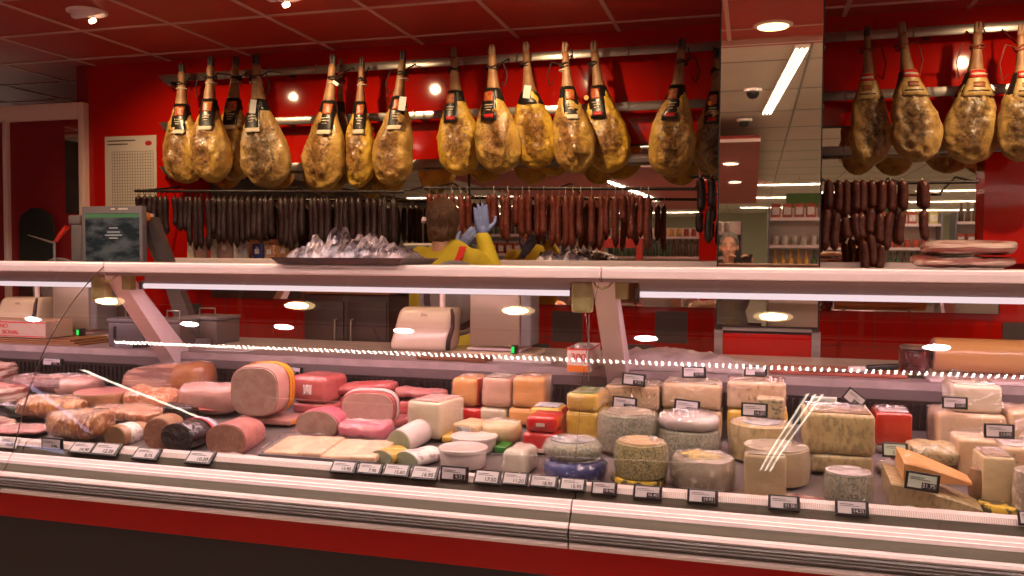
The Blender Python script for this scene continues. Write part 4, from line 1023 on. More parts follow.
wrap(wheel('cheese_half', 'cream half-round cheese with soft domed top in the middle', 481, 521, 421, 2.62, 'cheese_cream', er=.02, bulge=.02))
E1 = block('cheese_wedge', 'yellow cheese piece under the labelled one, behind the tubs', CH, 441, 468, 437, 2.60, .13, 'cheese_yellow')
block('cheese_wedge', 'small orange-yellow cheese piece with grey label edge', CH, 450, 478, 424, 2.62, .12, 'cheese_peach', on=E1, lbl='label', lblm='label_grey', lsz=(.05, .018), rz=R(-12))
# tubs
def tub(x0, x1, y0, Y, lab):
    yc = Y+.07; xa = (X(x0, yc)+X(x1, yc))/2; rr = (X(x1, yc)-X(x0, yc))/2; z0 = base_z(yc+rr*.6); h = Z((x0+x1)/2, y0, Y)-z0
    t = thing('plastic_tub', lab, 'tub', (xa, yc, z0))
    bm = NB(); lathe(bm, [(rr*.88, 0), (rr*.91, .003), (rr*.95, h*.80), (rr*.94, h*.82)], 36); obj('tub_body', bm, 'tub', t, 40)
    bm = NB(); lathe(bm, [(rr*.97, h*.80), (rr, h*.82), (rr*1.0, h*.97), (rr*.97, h), (rr*.92, h), (rr*.90, h*.985), (.01, h*.985)], 36); obj('lid', bm, 'roll_white', t, 40)
tub(440, 487, 452, 2.355, 'round translucent plastic tub with lid, at the front')
tub(452, 497, 440, 2.50, 'taller plastic tub standing behind the front one')
block('green_packet', 'small bright green packet beside the white goat cheese', 'packet', 494, 506, 449, 2.55, .08, 'green_pack', part='packet_body', r=.004)
wrap(block('goat_cheese', 'small white arched cheese block in clear film at the front', CH, 499, 527, 451, 2.37, .12, 'cheese_white', r=.018, taper=.18, rz=R(-6)))
# red ball stack
F1 = block('red_cheese', 'bottom red waxed cheese of the red stack', CH, 524, 556, 452, 2.56, .13, 'red_wax', part='wax_body', r=.02, lbl='label', lsz=(.022, .010), lblm='cheese_white')
F2 = block('red_cheese', 'middle red waxed cheese of the red stack', CH, 522, 556, 433, 2.56, .13, 'red_wax', on=F1, part='wax_body', r=.014)
F3 = wrap(block('red_cheese', 'top red waxed cheese with white oval badge', CH, 525, 556, 417, 2.56, .13, 'red_wax', on=F2, part='wax_body', r=.016, lbl='label', lsz=(.026, .010), lblm='cheese_white'))
G1 = block('cheese_block', 'lower yellow cheese block behind the red stack', CH, 530, 562, 424, 2.72, .10, 'cheese_yellow', side='red_wrapper', sidem='red_wax')
block('cheese_block', 'upper yellow cheese block with grey-green label, behind the red stack', CH, 529, 561, 408, 2.72, .11, 'cheese_yellow', on=G1, top='label', topm='label_grey', side='red_wrapper', sidem='red_wax')
H1 = block('cheese_block', 'lower yellow holed cheese of the tall stack', CH, 565, 599, 412, 2.66, .16, 'cheese_yellow', r=.010, rz=R(-5))
wrap(block('cheese_block', 'upper yellow holed cheese with orange and green wrapper on top', CH, 566, 597, 394, 2.66, .16, 'cheese_yellow', on=H1, top='printed_wrapper', topm='green_label', r=.012, rz=R(-5)))
I1 = wrap(wheel('blue_wrapped_cheese', 'flat wheel wrapped in dark blue printed foil at the front', 545, 606, 455, 2.335, 'blue_wrap', er=.016, toplab='printed_top', lm='label_white', lr=.8))
wrap(wheel('soft_cheese', 'flattened white and blue printed cheese resting on the blue wheel', 546, 600, 438, 2.345, 'cheese_blue', on=I1, rind='cheese_blue', er=.016, bulge=.10, toplab='label', lm='label_grey', lr=.8))
# blocks and wheels
J1 = block('cheese_block', 'lower beige block at the rear, left of the paper-wrapped wheel', CH, 604, 658, 410, 2.80, .15, 'cheese_crumb')
wrap(block('cheese_block', 'upper beige block at the rear with two price tags, right of the support arm', CH, 605, 659, 386, 2.80, .16, 'cheese_crumb', on=J1, top='wrapper', topm='rind_grey', r=.010))
K1 = wheel('blue_cheese', 'lower mottled grey cheese wheel in the second row', 600, 656, 446, 2.59, 'rind_brown')
wrap(wheel('blue_cheese', 'large grey-green mottled wheel in film behind the herb cheese', 598, 657, 411, 2.58, 'cheese_blue', on=K1, toplab='wrapper', lm='rind_grey', lr=.85))
L1 = wheel('gift_cheese', 'thin yellow and black printed disc under the herb cheese', 611, 666, 473, 2.34, 'label_yellow', er=.004, bulge=0)
wrap(wheel('herb_cheese', 'green-flecked wheel with peach top on the yellow disc', 615, 668, 440, 2.34, 'cheese_herb', on=L1, toplab='top_rind', lm='cheese_peach', lr=.85, er=.012))
N1 = block('cheese_block', 'lower pinkish-beige block at the rear, behind the paper-wrapped wheel', CH, 662, 722, 410, 2.80, .15, 'cheese_peach')
wrap(block('cheese_block', 'upper pinkish-beige block at the rear with a dark marbled top', CH, 662, 721, 384, 2.80, .16, 'cheese_peach', on=N1, top='marbled_rind', topm='rind_grey', r=.012))
O1 = wrap(wheel('blue_cheese', 'grey speckled wheel below the paper wrap, second row', 658, 720, 427, 2.58, 'cheese_blue'))
wrap(wheel('wrapped_cheese', 'cheese in crumpled white paper on the speckled wheel', 660, 719, 413, 2.59, 'paper_wrap', on=O1, bulge=.04, jit=.004, er=.012))
wrap(wheel('wrapped_cheese', 'front brown cut wheel in film with round yellow label', 671, 735, 453, 2.34, 'rind_mottled', rind='rind_grey', toplab='label', lm='label_yellow', lr=.66, jit=.004, er=.016))
Q1 = block('cheese_block', 'lower speckled block at the rear under the pitted one', CH, 727, 788, 410, 2.80, .15, 'cheese_yellow')
wrap(block('cheese_block', 'upper pitted beige block at the rear, left of the big cut wheel', CH, 727, 786, 383, 2.80, .16, 'cheese_crumb', on=Q1, r=.010))
block('cheese_wedge', 'small white-veined wedge leaning against the pitted block', CH, 756, 785, 398, 2.74, .05, 'cheese_roq', on=Z(770, 420, 2.74), r=.010)
P1 = wrap(wheel('whole_cheese', 'tan cheese wheel carrying the small white-veined wedge', 729, 794, 421, 2.60, 'cheese_crumb', rind='cheese_aged', jit=.001, toplab='label', lm='label_grey'))
wrap(wheel('whole_cheese', 'large olive-beige cut wheel in the front row beside the glass reflection', 741, 810, 444, 2.42, 'cheese_olive', rind='cheese_olive', toplab='top_rind', lm='rind_grey', lr=.93, a0=-2.4, a1=1.7))
block('cheese_wedge', 'square-cut wedge in front of the olive-beige cut wheel', CH, 745, 787, 456, 2.345, .055, 'cheese_olive', top='top_rind', topm='rind_grey', r=.008, rz=R(4))
S1 = wrap(block('cheese_block', 'lower aged wheel segment with dark grain, right of the front wedge', CH, 810, 873, 456, 2.56, .17, 'cheese_aged', r=.010))
wrap(block('cheese_block', 'upper aged wheel segment with dark grain and brown domed rind', CH, 804, 876, 414, 2.56, .18, 'cheese_aged', on=S1, top='brown_rind', topm='rind_brown', r=.014))
wrap(wheel('herb_cheese', 'small grey-green half wheel with pale rim at the front', 824, 873, 471, 2.338, 'cheese_herb', rind='cheese_blue', toplab='top_rind', lm='paper_wrap', lr=.93))
T1 = block('cheese_block', 'pale wrapped block under the red quince block', CH, 877, 913, 447, 2.78, .12, 'rind_mottled')
wrap(block('quince_paste', 'glossy red quince paste block in loose film', 'quince paste', 876, 913, 413, 2.78, .13, 'quince', on=T1, part='paste_body', top='film_fold', topm='paper_wrap', r=.010))
U1 = wrap(wheel('wrapped_cheese', 'lower white and blue-grey wrapped cheese behind the orange wedge', 877, 942, 464, 2.56, 'rind_mottled', jit=.004))
slab('wrapped_cheese', 'white wrinkled soft cheese in film on the mottled wheel', CH, (906, 960), 2.58, 2.72, TOP[U1.name]+.006, .062, 'cheese_roq', seed=31, jit=.005)
# wedge sector pieces front right
def wedge(lab, p0, p1, ytop0, Y, d, h0, h1, m, on, top=None):
    xa, xb = X(p0, Y, 490), X(p1, Y, 490); z0 = on
    t = thing('cheese_wedge', lab, CH, ((xa+xb)/2, Y, z0)); t.rotation_euler = (math.atan(.12), 0, 0); hx = (xb-xa)/2
    bm = NB()
    n_ = 14
    prev = None
    for i in range(n_+1):
        u = i/n_; x = -hx+2*hx*u; hh = h0+(h1-h0)*u**1.4; dd = d*(1-.55*u)
        rg = ring(bm, [(x, 0, 0), (x, 0, hh-.004), (x, .004, hh), (x, dd-.004, hh*.98), (x, dd, hh-.006), (x, dd, 0)])
        if prev: bridge(bm, prev, rg)
        else: cap(bm, rg[::-1])
        prev = rg
    cap(bm, prev); jitter(bm, .0015, 20, p0)
    o = obj('cheese_body', bm, m, t, 40); TOP[t.name] = z0+h0
    return t
zl = base_z(2.37)+.001
wedge('flat yellow-tan cheese slab tapering right, at the front under the orange wedge', 890, 983, 480, 2.37, .16, Z(915, 484, 2.37)-zl, .012, ['cheese_aged'], zl)
wedge('bright orange cheese wedge with a price tag, tapering to the right', 903, 972, 468, 2.38, .13, Z(905, 468, 2.40)-Z(905, 487, 2.40), .008, ['cheese_orange'], Z(915, 484, 2.37)+.003)
V1 = wrap(block('cheese_block', 'wide cream cheese block with waxy rim, second from the top at right', CH, 938, 1008, 415, 2.76, .17, 'cheese_peach', r=.014))
wrap(block('cheese_block', 'topmost cream cheese block at right rear, price tag at its foot', CH, 952, 1003, 386, 2.78, .15, 'cheese_pale', on=V1, top='wrapper', topm='cheese_white', r=.012))
wrap(block('cheese_block', 'peach block at the right edge of the photo, rear row', CH, 1010, 1060, 412, 2.76, .16, 'cheese_peach'))
W1 = wrap(block('cheese_block', 'tan wrapped block below the two cream blocks, middle right', CH, 958, 998, 440, 2.60, .12, 'cheese_peach', r=.01))
W2 = wheel('wrapped_cheese', 'dark red-brown wrapped cheese near the right front', 968, 990, 470, 2.44, 'rind_brown', jit=.003)
W3 = wrap(block('cheese_block', 'tan cheese block wrapped in folded white film at right', CH, 1000, 1046, 448, 2.585, .14, 'cheese_crumb', top='wrapper', topm='paper_wrap'))
wheel('gift_cheese', 'flat orange and black printed disc in the right front corner', 978, 1030, 500, 2.355, 'label_yellow', er=.004, bulge=0, h=.012)
Y1 = wrap(block('cheese_block', 'front cream block with pinkish-brown rind on top, right corner', CH, 983, 1016, 458, 2.43, .12, 'cheese_cream', top='brown_rind', topm='rind_brown', r=.008))
wheel('whole_cheese', 'grey-tan wheel cut by the right edge of the photo', 1013, 1060, 470, 2.335, 'cheese_aged', rind='rind_grey')

# ---- price tags
def ptag(x0, y0, x1, y1, Y, lab, tilt=-.5, roll_=0, green=False, txt='12.95', dark=True, group=None, white=False):
    c = at((x0+x1)/2, (y0+y1)/2, Y); w_ = X(x1, Y)-X(x0, Y); h = (Z(x0, y0, Y)-Z(x0, y1, Y))/max(.35, math.cos(tilt))
    h = min(h, .052)
    t = thing('price_tag', lab, 'price tag', c, 0, group); t.rotation_euler = (tilt, roll_, 0)
    bm = NB(); box(bm, -w_/2, w_/2, 0, .008, -h/2, h/2, bev=.002); obj('tag_case', bm, 'white' if white else 'black', t)
    bm = NB(); box(bm, -w_*.42, w_*.40, -.0012, .0, -h*.36, h*.38); obj('tag_screen', bm, 'screen_green' if green else 'screen', t)
    if dark:
        bm = NB(); box(bm, -.02*w_, w_*.39, -.002, -.0012, -h*.35, -h*.02); obj('price_field', bm, 'black', t)
        text_mesh('price_text', txt, h*.30, 'screen', t, (w_*.19, -.0025, -h*.19))
    else:
        text_mesh('price_text', txt, h*.36, 'ink', t, (w_*.14, -.0018, -h*.18))
    bm = NB(); box(bm, -w_*.36, w_*.05, -.0018, -.0012, h*.20, h*.235); box(bm, -w_*.36, w_*.22, -.0018, -.0012, h*.10, h*.125); obj('tag_print', bm, 'ink', t)
    return t
prices = ['11.75', '9.95', '14.90', '12.50', '8.75', '10.20', '13.95', '7.90', '15.60', '16.95', '9.25', '17.50', '11.20', '18.95', '12.95', '10.90', '16.40', '19.95', '21.50', '14.25', '22.90', '13.50']
front = [(0, 438, 17, 447, 'S'), (41, 438, 62, 450, 0), (71, 443, 94, 452, -.9), (93, 444, 119, 454, -.9), (134, 449, 159, 458, -.9), (187, 452, 213, 462, -.9), (331, 462, 356, 471.5, -.8), (357.5, 464, 382, 473, -.8), (383.5, 465, 409.5, 475, -.8), (411, 467, 438, 478, -.8), (440, 466.5, 468, 481, -.2), (474, 471, 500.5, 483, -.7), (502, 473, 528, 484, -.7), (529.5, 476, 558, 486.5, -.7), (559.5, 479, 586, 489.5, -.7), (591, 482, 617, 494.5, -.5), (633, 486, 662, 498.5, -.5), (687, 490, 718, 503, -.5), (768, 496, 800, 509.5, -.5), (835, 501, 869, 515, -.5), (1018, 512, 1046, 525, -.5)]
for k, f_ in enumerate(front):
    tl = f_[4] if f_[4] != 'S' else -.6
    ptag(f_[0], f_[1], f_[2], f_[3], 2.278, 'electronic price tag on the front rail, %s from the left' % ordn(k), tilt=tl, txt=prices[k % 22], dark=(k in (10, 15, 16, 17, 18, 19)), group='front rail price tags', white=(k == 0))
top_tags = [(42, 358, 62, 366, 3.035, 'small price tag clipped under the worktop at the far left', 0), (278, 366, 302, 375, 3.02, 'small price tag under the worktop above the pink ham blocks', 0),
 (612, 397, 637, 409.5, 2.775, 'price tag on the front of the upper beige block right of the support arm', 0), (622, 373.5, 645.5, 386, 2.79, 'price tag standing on top of the block by the support arm', 0),
 (674, 400, 700, 413.5, 2.775, 'price tag on the pinkish-beige block above the paper wrap', 0), (682, 366.5, 706, 378, 2.83, 'price tag standing above the pinkish-beige block against the plastic bag', 0),
 (741, 403, 768, 417, 2.70, 'price tag in front of the pitted block, left of the veined wedge', 0), (744, 366, 767, 376.5, 2.83, 'brightly lit price tag above the pitted block', 0),
 (942, 397, 968, 409, 2.755, 'price tag at the foot of the topmost cream block', 0), (984, 424, 1015, 438.5, 2.64, 'black framed price tag on the wide cream block', 0)]
for k, (x0, y0, x1, y1, Yt, lb, rl) in enumerate(top_tags): ptag(x0, y0, x1, y1, Yt, lb, tilt=-.12, roll_=rl+random.uniform(-.04, .08), txt=prices[(k*3+1) % 22])
ptag(843, 392, 866, 406, 2.70, 'black price tag tilted like a diamond above the big aged wheel', tilt=-.2, roll_=R(38), txt='15.20')
ptag(811, 397, 837, 409, 2.74, 'pale price card standing behind the big aged wheel', tilt=-.1, txt="9'79", dark=False, green=True, white=True)
ptag(882, 443, 908, 457, 2.52, 'greenish price tag before the quince paste', tilt=-.3, green=True, txt='13.90', dark=False)  # screen has its own grey-green colour
ptag(905, 473, 940, 491, 2.352, 'price tag with green-grey screen on the orange wedge', tilt=-.1, roll_=R(6), green=True, txt='21.75')
# ------------------------------------------------------------------ things on the worktop
WT = 1.0465
def slicer(px, lab, Y=3.22):
    x = X(px, Y, 340)
    t = thing('meat_slicer', lab, 'meat slicer', (x, Y, WT), 0, 'meat slicers on the worktop')
    # motor body: tapered rounded housing
    bm = NB(); vs = box(bm, -.150, .115, 0, .15, .02, .195, bev=.028, seg=4)
    for v in bm.verts:
        u = (v.co.z-.02)/.175; v.co.x = v.co.x*(1-.10*u)+.018*u; v.co.y = v.co.y+.05*u*(1-v.co.y/.3)
    obj('motor_housing', bm, 'slicer', t, 60)
    bm = NB(); box(bm, -.12, .46, .03, .255, 0, .022, bev=.01, seg=3); obj('base', bm, 'slicer', t, 50)
    bm = NB(); tube(bm, [(.055, .10, .15), (.055, .10, .30)], .012, 12); obj('handle_post', bm, 'alu_bright', t, 60)
    bm = NB(); tube(bm, [(.055, .10, .295), (.055, .10, .345)], [.018, .016], 12); obj('grip', bm, 'black', t, 60)
    # round blade standing behind the motor body, facing the customer
    bm = NB(); tube(bm, [(.06+.152*math.cos(a), .235, .225+.152*math.sin(a)) for a in [2*PI*k/44 for k in range(45)]], .011, 10); obj('blade_guard', bm, 'grey_light', t, 60)
    bm = NB(); tube(bm, [(.06, .232, .225), (.06, .244, .225)], [.141, .141], 44); obj('blade_cover', bm, 'dark_steel', t, 40)
    bm = NB(); tube(bm, [(.06, .226, .225), (.06, .2318, .225)], [.100, .112], 44); obj('blade', bm, 'rubber', t, 40)
    bm = NB(); tube(bm, [(.115, .0, .03), (.120, -.004, .07), (.135, .0, .12), (.132, .01, .165), (.120, .03, .19)], [.010, .010, .009, .008, .006], 10); obj('edge_trim', bm, 'dark_steel', t, 60)
    # gauge plate: tall upright plate to the right
    bm = NB(); box(bm, .190, .40, .05, .066, .045, .32, bev=.007, seg=3); obj('gauge_plate', bm, 'slicer_plate', t, 50)
    bm = NB(); box(bm, .402, .445, .050, .19, .05, .32, bev=.006, seg=2); obj('plate_side', bm, 'grey_light', t, 50)
    bm = NB(); box(bm, .17, .40, .07, .24, .024, .036, bev=.004); obj('carriage', bm, 'alu', t, 50)
    bm = NB(); box(bm, .378, .402, -.004, .03, .022, .058, bev=.004); s = obj('control_box', bm, 'black', t)
    bm = NB(); box(bm, .380, .392, -.0055, -.0042, .028, .052); obj('green_display', bm, emis('green_display', (.02, .9, .12), 1.2), t, label='small lit green display')
    text_mesh('maker_text', 'slicer'[:0] or 'E·l·a', .016, 'grey_plastic', t, (-.0, .036, .165), rot=(R(78), 0, 0))
    return t
slicer(421, 'cream meat slicer in the middle of the worktop, left of the small green display')
slicer(12, 'cream meat slicer at the far left, behind the red-printed box', Y=3.29)
# dark cabinet behind the slicers
xa, xb = X(304, 4.4, 320), X(389, 4.4, 320)
t = thing('dark_cabinet', 'dark steel cabinet in the staff aisle, left of the middle slicer', 'cabinet', ((xa+xb)/2, 4.4, 0)); h = (xb-xa)/2
zt = Z(350, 291, 4.4)
bm = NB(); box(bm, -h, h, 0, .5, 0, zt-.02, bev=.006); obj('cabinet_body', bm, 'dark_steel', t, 40)
bm = NB(); box(bm, -h-.01, h+.01, -.02, .5, zt-.019, zt, bev=.004); obj('cabinet_top', bm, mat('amber_board', (.24, .09, .03), rough=.4), t, 40)
for q in (-1, 1):
    bm = NB(); box(bm, q*h/2-h*.46, q*h/2+h*.46, -.014, -.001, .12, zt-.06, bev=.004); d_ = obj('cabinet_door', bm, 'dark_steel', t, 40)
    bm = NB(); tube(bm, [(q*.05, -.014, zt-.30), (q*.05, -.04, zt-.30), (q*.05, -.04, zt-.16), (q*.05, -.014, zt-.16)], .005, 8); obj('handle', bm, 'steel', d_, 60)
# cardboard tray and printed box on the far left worktop
xa, xb = X(-40, 3.08, 345), X(75, 3.08, 345)
t = thing('cardboard_tray', 'brown cardboard sheets stacked under the red-printed box', 'cardboard', ((xa+xb)/2, 3.10, WT)); h = (xb-xa)/2
for q in range(3):
    bm = NB(); box(bm, -h+.01*q, h-.03*q, .0+.008*q, .26-.01*q, .008*q, .008*q+.0065, bev=.001); jitter(bm, .001, 6, q); obj('sheet', bm, 'cardboard', t)
xa, xb = X(-30, 3.13, 335), X(47.5, 3.13, 335); z0 = WT+.026; z1 = Z(20, 320.5, 3.13)
t = thing('printed_box', 'white carton with red lettering, cut by the left edge', 'box', ((xa+xb)/2, 3.12, z0)); h = (xb-xa)/2
bm = NB(); box(bm, -h, h, 0, .16, 0, z1-z0, bev=.002); obj('carton', bm, mat('carton_white', (.55, .40, .32), rough=.5), t)
bm = NB(); box(bm, -h+.004, h-.004, -.0012, 0, z1-z0-.010, z1-z0-.005); box(bm, -h+.004, h-.004, -.0012, 0, .004, .008); obj('red_line', bm, 'label_red', t)
text_mesh('lettering', 'NO', .028, 'label_red', t, (X(8, 3.12, 330)-(xa+xb)/2-.0, -.0015, (z1-z0)*.66), align='RIGHT')
text_mesh('lettering', 'SIONAL', .028, 'label_red', t, (X(19, 3.12, 330)-(xa+xb)/2, -.0015, (z1-z0)*.30), align='RIGHT')
# grey twin containers with wire handles
def drawer_box(x0, x1, y0, y1, Y, d, lab):
    xa, xb = X(x0, Y, y1), X(x1, Y, y1); z1 = Z(x0, y0, Y)
    t = thing('grey_container', lab, 'container', ((xa+xb)/2, Y, WT), 0); h = (xb-xa)/2; H_ = z1-WT
    bm = NB(); box(bm, -h, h, 0, d, 0, H_*.86, bev=.006); obj('container_body', bm, 'grey_plastic', t, 40)
    bm = NB(); box(bm, -h-.004, h+.004, -.004, d+.004, H_*.87, H_, bev=.005); obj('lid', bm, 'grey_light', t, 40)
    bm = NB(); box(bm, -h*.66, -h*.52, -.003, .0, H_*.30, H_*.72); obj('slot', bm, 'black', t)
    bm = NB(); tube(bm, [(-h*.4, d*.3, H_), (-h*.4, d*.3, H_+.035), (h*.5, d*.3, H_+.035), (h*.5, d*.3, H_)], .0035, 8); obj('wire_handle', bm, 'steel', t, 60)
    bm = NB(); box(bm, -h*.4, h*.7, -.03, -.006, .0, H_*.22, bev=.004); obj('front_tray', bm, 'grey_light', t, 40)
drawer_box(108, 143, 318, 347, 3.12, .16, 'grey lidded container left of the counter support arm')
drawer_box(152, 180, 319, 345, 3.20, .16, 'grey lidded container just right of the counter support arm')
drawer_box(182, 217, 316, 343, 3.34, .18, 'dark grey container furthest right of the three, before the red tiles')
# papers, wooden board
def flat(name, lab, cat, x0, x1, Y0_, Y1_, h, m, z=WT, rz=0, bev=.002, part='sheet'):
    xa, xb = X(x0, Y0_, 350), X(x1, Y0_, 350); t = thing(name, lab, cat, ((xa+xb)/2, Y0_, z), rz)
    bm = NB(); box(bm, -(xb-xa)/2, (xb-xa)/2, 0, Y1_-Y0_, .0005, h, bev=min(bev, h*.3)); jitter(bm, .0006, 8, x0); obj(part, bm, m, t, 40)
    return t
flat('paper_stack', 'loose white papers on the worktop right of the grey containers', 'paper', 205, 247, 3.12, 3.26, .006, 'white', rz=R(5))
flat('wooden_board', 'brown wooden board lying in front of the middle slicer', 'board', 415, 486, 3.10, 3.19, .022, 'wood', bev=.006, part='board', rz=R(-3))
flat('paper_stack', 'white paper sheets behind the middle of the worktop, right of the slicer board', 'paper', 492, 552, 3.14, 3.30, .012, 'white', rz=R(-4))
flat('cutting_board', 'long reddish cutting board on the worktop at right', 'board', 770, 908, 3.12, 3.30, .014, mat('red_board', (.42, .10, .07), rough=.4), part='board', bev=.004)
flat('steel_plate', 'low steel base plate under the amber roll', 'tray', 931, 1040, 3.06, 3.36, .012, 'alu', part='plate')
# crumpled plastic bag along the worktop
bm = NB(); xa, xb = X(612, 3.12, 360), X(762, 3.12, 360)
N1_, N2_ = 44, 12
g = []
for i in range(N1_+1):
    row = []
    for j in range(N2_+1):
        u, v = i/N1_, j/N2_; hgt = .07*math.sin(v*PI)**.6*math.sin(u*PI)**.35*(1.25-.6*u)
        q = noise.noise(Vector((u*9, v*4, 2)))*.018+noise.noise(Vector((u*22, v*9, 7)))*.008
        row.append(bm.verts.new((xa+(xb-xa)*u, 3.06+.2*v+q*.5, WT+.002+max(0, hgt+q*math.sin(v*PI)))))
    g.append(row)
for i in range(N1_):
    for j in range(N2_): bm.faces.new((g[i][j], g[i+1][j], g[i+1][j+1], g[i][j+1]))
o = obj('plastic_bag', bm, 'paper_wrap', None, 180); tag(o, 'long crumpled pale plastic bag on the worktop right of the support arm', 'plastic bag')
md = o.modifiers.new('thick', 'SOLIDIFY'); md.thickness = .001
# amber roll on the right
xa = X(933, 3.2, 355); zc = Z(960, 355, 3.2); rr = (Z(960, 338.5, 3.2)-Z(960, 372, 3.2))/2
t = thing('wrapping_roll', 'thick amber roll of wrapping paper lying on the worktop at the right edge', 'paper roll', (xa, 3.2, zc))
bm = NB(); tube(bm, [(0, 0, 0), (.004, 0, 0), (.62, 0, 0)], [rr*.97, rr, rr], 44); obj('paper_body', bm, 'kraft', t, 40)
bm = NB(); tube(bm, [(-.004, 0, 0), (.0, 0, 0)], [rr*.92, rr*.94], 36); obj('roll_end', bm, 'ham_casing', t, 40)
bm = NB(); tube(bm, [(-.006, 0, 0), (-.0042, 0, 0)], [rr*.35, rr*.35], 24); obj('core', bm, 'dark_steel', t, 40)
for xx in (.05, .5):
    bm = NB(); box(bm, xx, xx+.02, -rr*.7, rr*.7, WT+.0125-zc, -rr*.80, bev=.002); obj('cradle', bm, 'steel', t)
# dark red jar-like holder left of roll
c = at(915, 356, 3.16)
t = thing('dark_red_bundle', 'dark red and steel wrapped bundle standing left of the amber roll', 'bundle', (c.x, 3.18, WT+.0145))
bm = NB(); lathe(bm, [(.030, 0), (.046, .004), (.052, .03), (.048, .06), (.050, .075), (.036, .085), (.030, .083)], 24); jitter(bm, .006, 30, 3); obj('bundle_body', bm, mat('dark_red_wrap', (.10, .008, .012), (.04, .006, .01), 20, .25, coat=1, bump=.6), t, 60)
bm = NB(); lathe(bm, [(.044, .084), (.046, .092), (.040, .096), (.02, .0965)], 24); obj('bundle_lid', bm, 'steel', t, 40)
# knife
c = at(862, 367, 3.13)
t = thing('kitchen_knife', 'knife with black handle and steel bolster lying on the reddish board', 'knife', (c.x, 3.12, WT+.016), R(3))
bm = NB(); vs = box(bm, .01, .115, -.012, .014, .004, .026, bev=.007, seg=3)
for v in bm.verts: v.co.z += .10*max(0, v.co.x-.01)
obj('handle', bm, 'black', t, 60)
bm = NB(); box(bm, -.045, .012, -.011, .012, .002, .022, bev=.006, seg=2); obj('bolster', bm, 'white', t, 60)
bm = NB(); v_ = [(-.045, -.010), (-.045, .012), (-.14, .012), (-.21, -.008), (-.14, -.010)]
a = ring(bm, [(x, y, .006) for x, y in v_]); b = ring(bm, [(x, y, .0085) for x, y in v_]); bridge(bm, a, b); cap(bm, a[::-1]); cap(bm, b); obj('blade', bm, 'steel', t)
# ticket box "300"
Yb = 2.93
xa, xb = X(567, Yb, 350), X(590, Yb, 350); z1 = Z(578, 348.5, Yb); z0 = Z(578, 372, Yb)
t = thing('ticket_box', 'white and orange carton printed 300, standing by the support arm', 'box', ((xa+xb)/2, Yb, z0)); h = (xb-xa)/2; H_ = z1-z0
bm = NB(); box(bm, -h, h, 0, .004, 0, H_); box(bm, -h, h, .206, .21, 0, H_); box(bm, -h, -h+.003, .004, .206, 0, H_); box(bm, h-.003, h, .004, .206, 0, H_); box(bm, -h+.003, h-.003, .004, .206, 0, .004)
obj('carton', bm, mat('box_white', (.74, .58, .50), rough=.5), t)
bm = NB(); box(bm, -h, h, -.0012, 0, .001, H_*.28); obj('orange_panel', bm, mat('box_orange', (.75, .20, .03), rough=.45), t)
bm = NB(); box(bm, -h, h, -.0012, 0, H_*.93, H_); box(bm, h, h+.001, 0, .21, H_*.93, H_); box(bm, -h-.001, -h, 0, .21, H_*.93, H_); obj('red_edge', bm, 'label_red', t)
text_mesh('print', '300', .036, 'label_red', t, (0, -.0016, H_*.62))
bm = NB()
for q in range(4): lathe(bm, [(.018, H_*.5), (.02, H_*.52), (.02, H_+.008-.004*q), (.012, H_+.012-.004*q)], 14, cx=-.006+.008*(q % 2), cy=.05+.045*q)
jitter(bm, .004, 40, 2); obj('film_rolls', bm, mat('pale_film_rolls', (.42, .44, .34), (.7, .6, .58), 40, .3, coat=.7), t, 60)
bm = NB(); tube(bm, [(h*.9, -.003, -.03), (h*.9, -.003, 0), (h*.9, -.003, H_+.12)], .0022, 6); tube(bm, [(h*.9+.01, -.003, 0), (h*.6, -.003, H_+.13)], .0012, 6); obj('wire_holder', bm, 'steel', t, 60)
t0z = z0
bm = NB(); box(bm, -h*.8, h*.8, .09, .2, WT-z0+.0005, -.0005) if z0 > WT+.004 else box(bm, -h*.8, h*.8, .13, .2, WT-z0, WT-z0+.003); obj('stand', bm, 'alu', t)

# ------------------------------------------------------------------ things above the counter rail
TS = 1.4215
def crumple(name, xa, xb, ya, yb, z, hgt, m, par=None, seed=0, n1=46, n2=16, amp=1.0):
    bm = NB(); g = []
    for i in range(n1+1):
        row = []
        for j in range(n2+1):
            u, v = i/n1, j/n2
            e = (math.sin(u*PI)**.35)*(math.sin(v*PI)**.5)
            q = abs(noise.noise(Vector((u*5+seed, v*3, 2))))*1.1+abs(noise.noise(Vector((u*11+seed, v*6, 4))))*.6+abs(noise.noise(Vector((u*24, v*12, seed))))*.16
            row.append(bm.verts.new((xa+(xb-xa)*u+noise.noise(Vector((u*20, v*8, 9)))*.006*amp, ya+(yb-ya)*v, z+hgt*e*(.42+q*.52*amp))))
        g.append(row)
    for i in range(n1):
        for j in range(n2): bm.faces.new((g[i][j], g[i+1][j], g[i+1][j+1], g[i][j+1]))
    o = obj(name, bm, m, par); md = o.modifiers.new('thick', 'SOLIDIFY'); md.thickness = .001
    return o
xa, xb = X(286, 2.72, 258), X(413, 2.72, 258)
t = thing('steel_tray', 'dark steel tray heaped with silver foil bags on the counter rail', 'tray', ((xa+xb)/2, 2.64, TS)); h = (xb-xa)/2
bm = NB()
pr_ = [(-.05, 0.004), (-.025, 0.0), (.33, 0.0), (.355, .02), (.36, .02), (.335, -.0), ]
box(bm, -h+.02, h-.02, 0, .30, 0, .003); 
for (A_, B_) in (((-h+.02, 0), (-h, -.02)), ):
    pass
rim = lambda s, z: [(-h*s, .15-.165*s, z), (h*s, .15-.165*s, z), (h*s, .15+.165*s, z), (-h*s, .15+.165*s, z)]
a = ring(bm, rim(.93, .003)); b = ring(bm, rim(1.0, .022)); c_ = ring(bm, rim(1.02, .0225)); d_ = ring(bm, rim(.925, .0005))
bridge(bm, a, b); bridge(bm, b, c_); bridge(bm, c_, d_)
obj('tray_body', bm, 'tray', t)
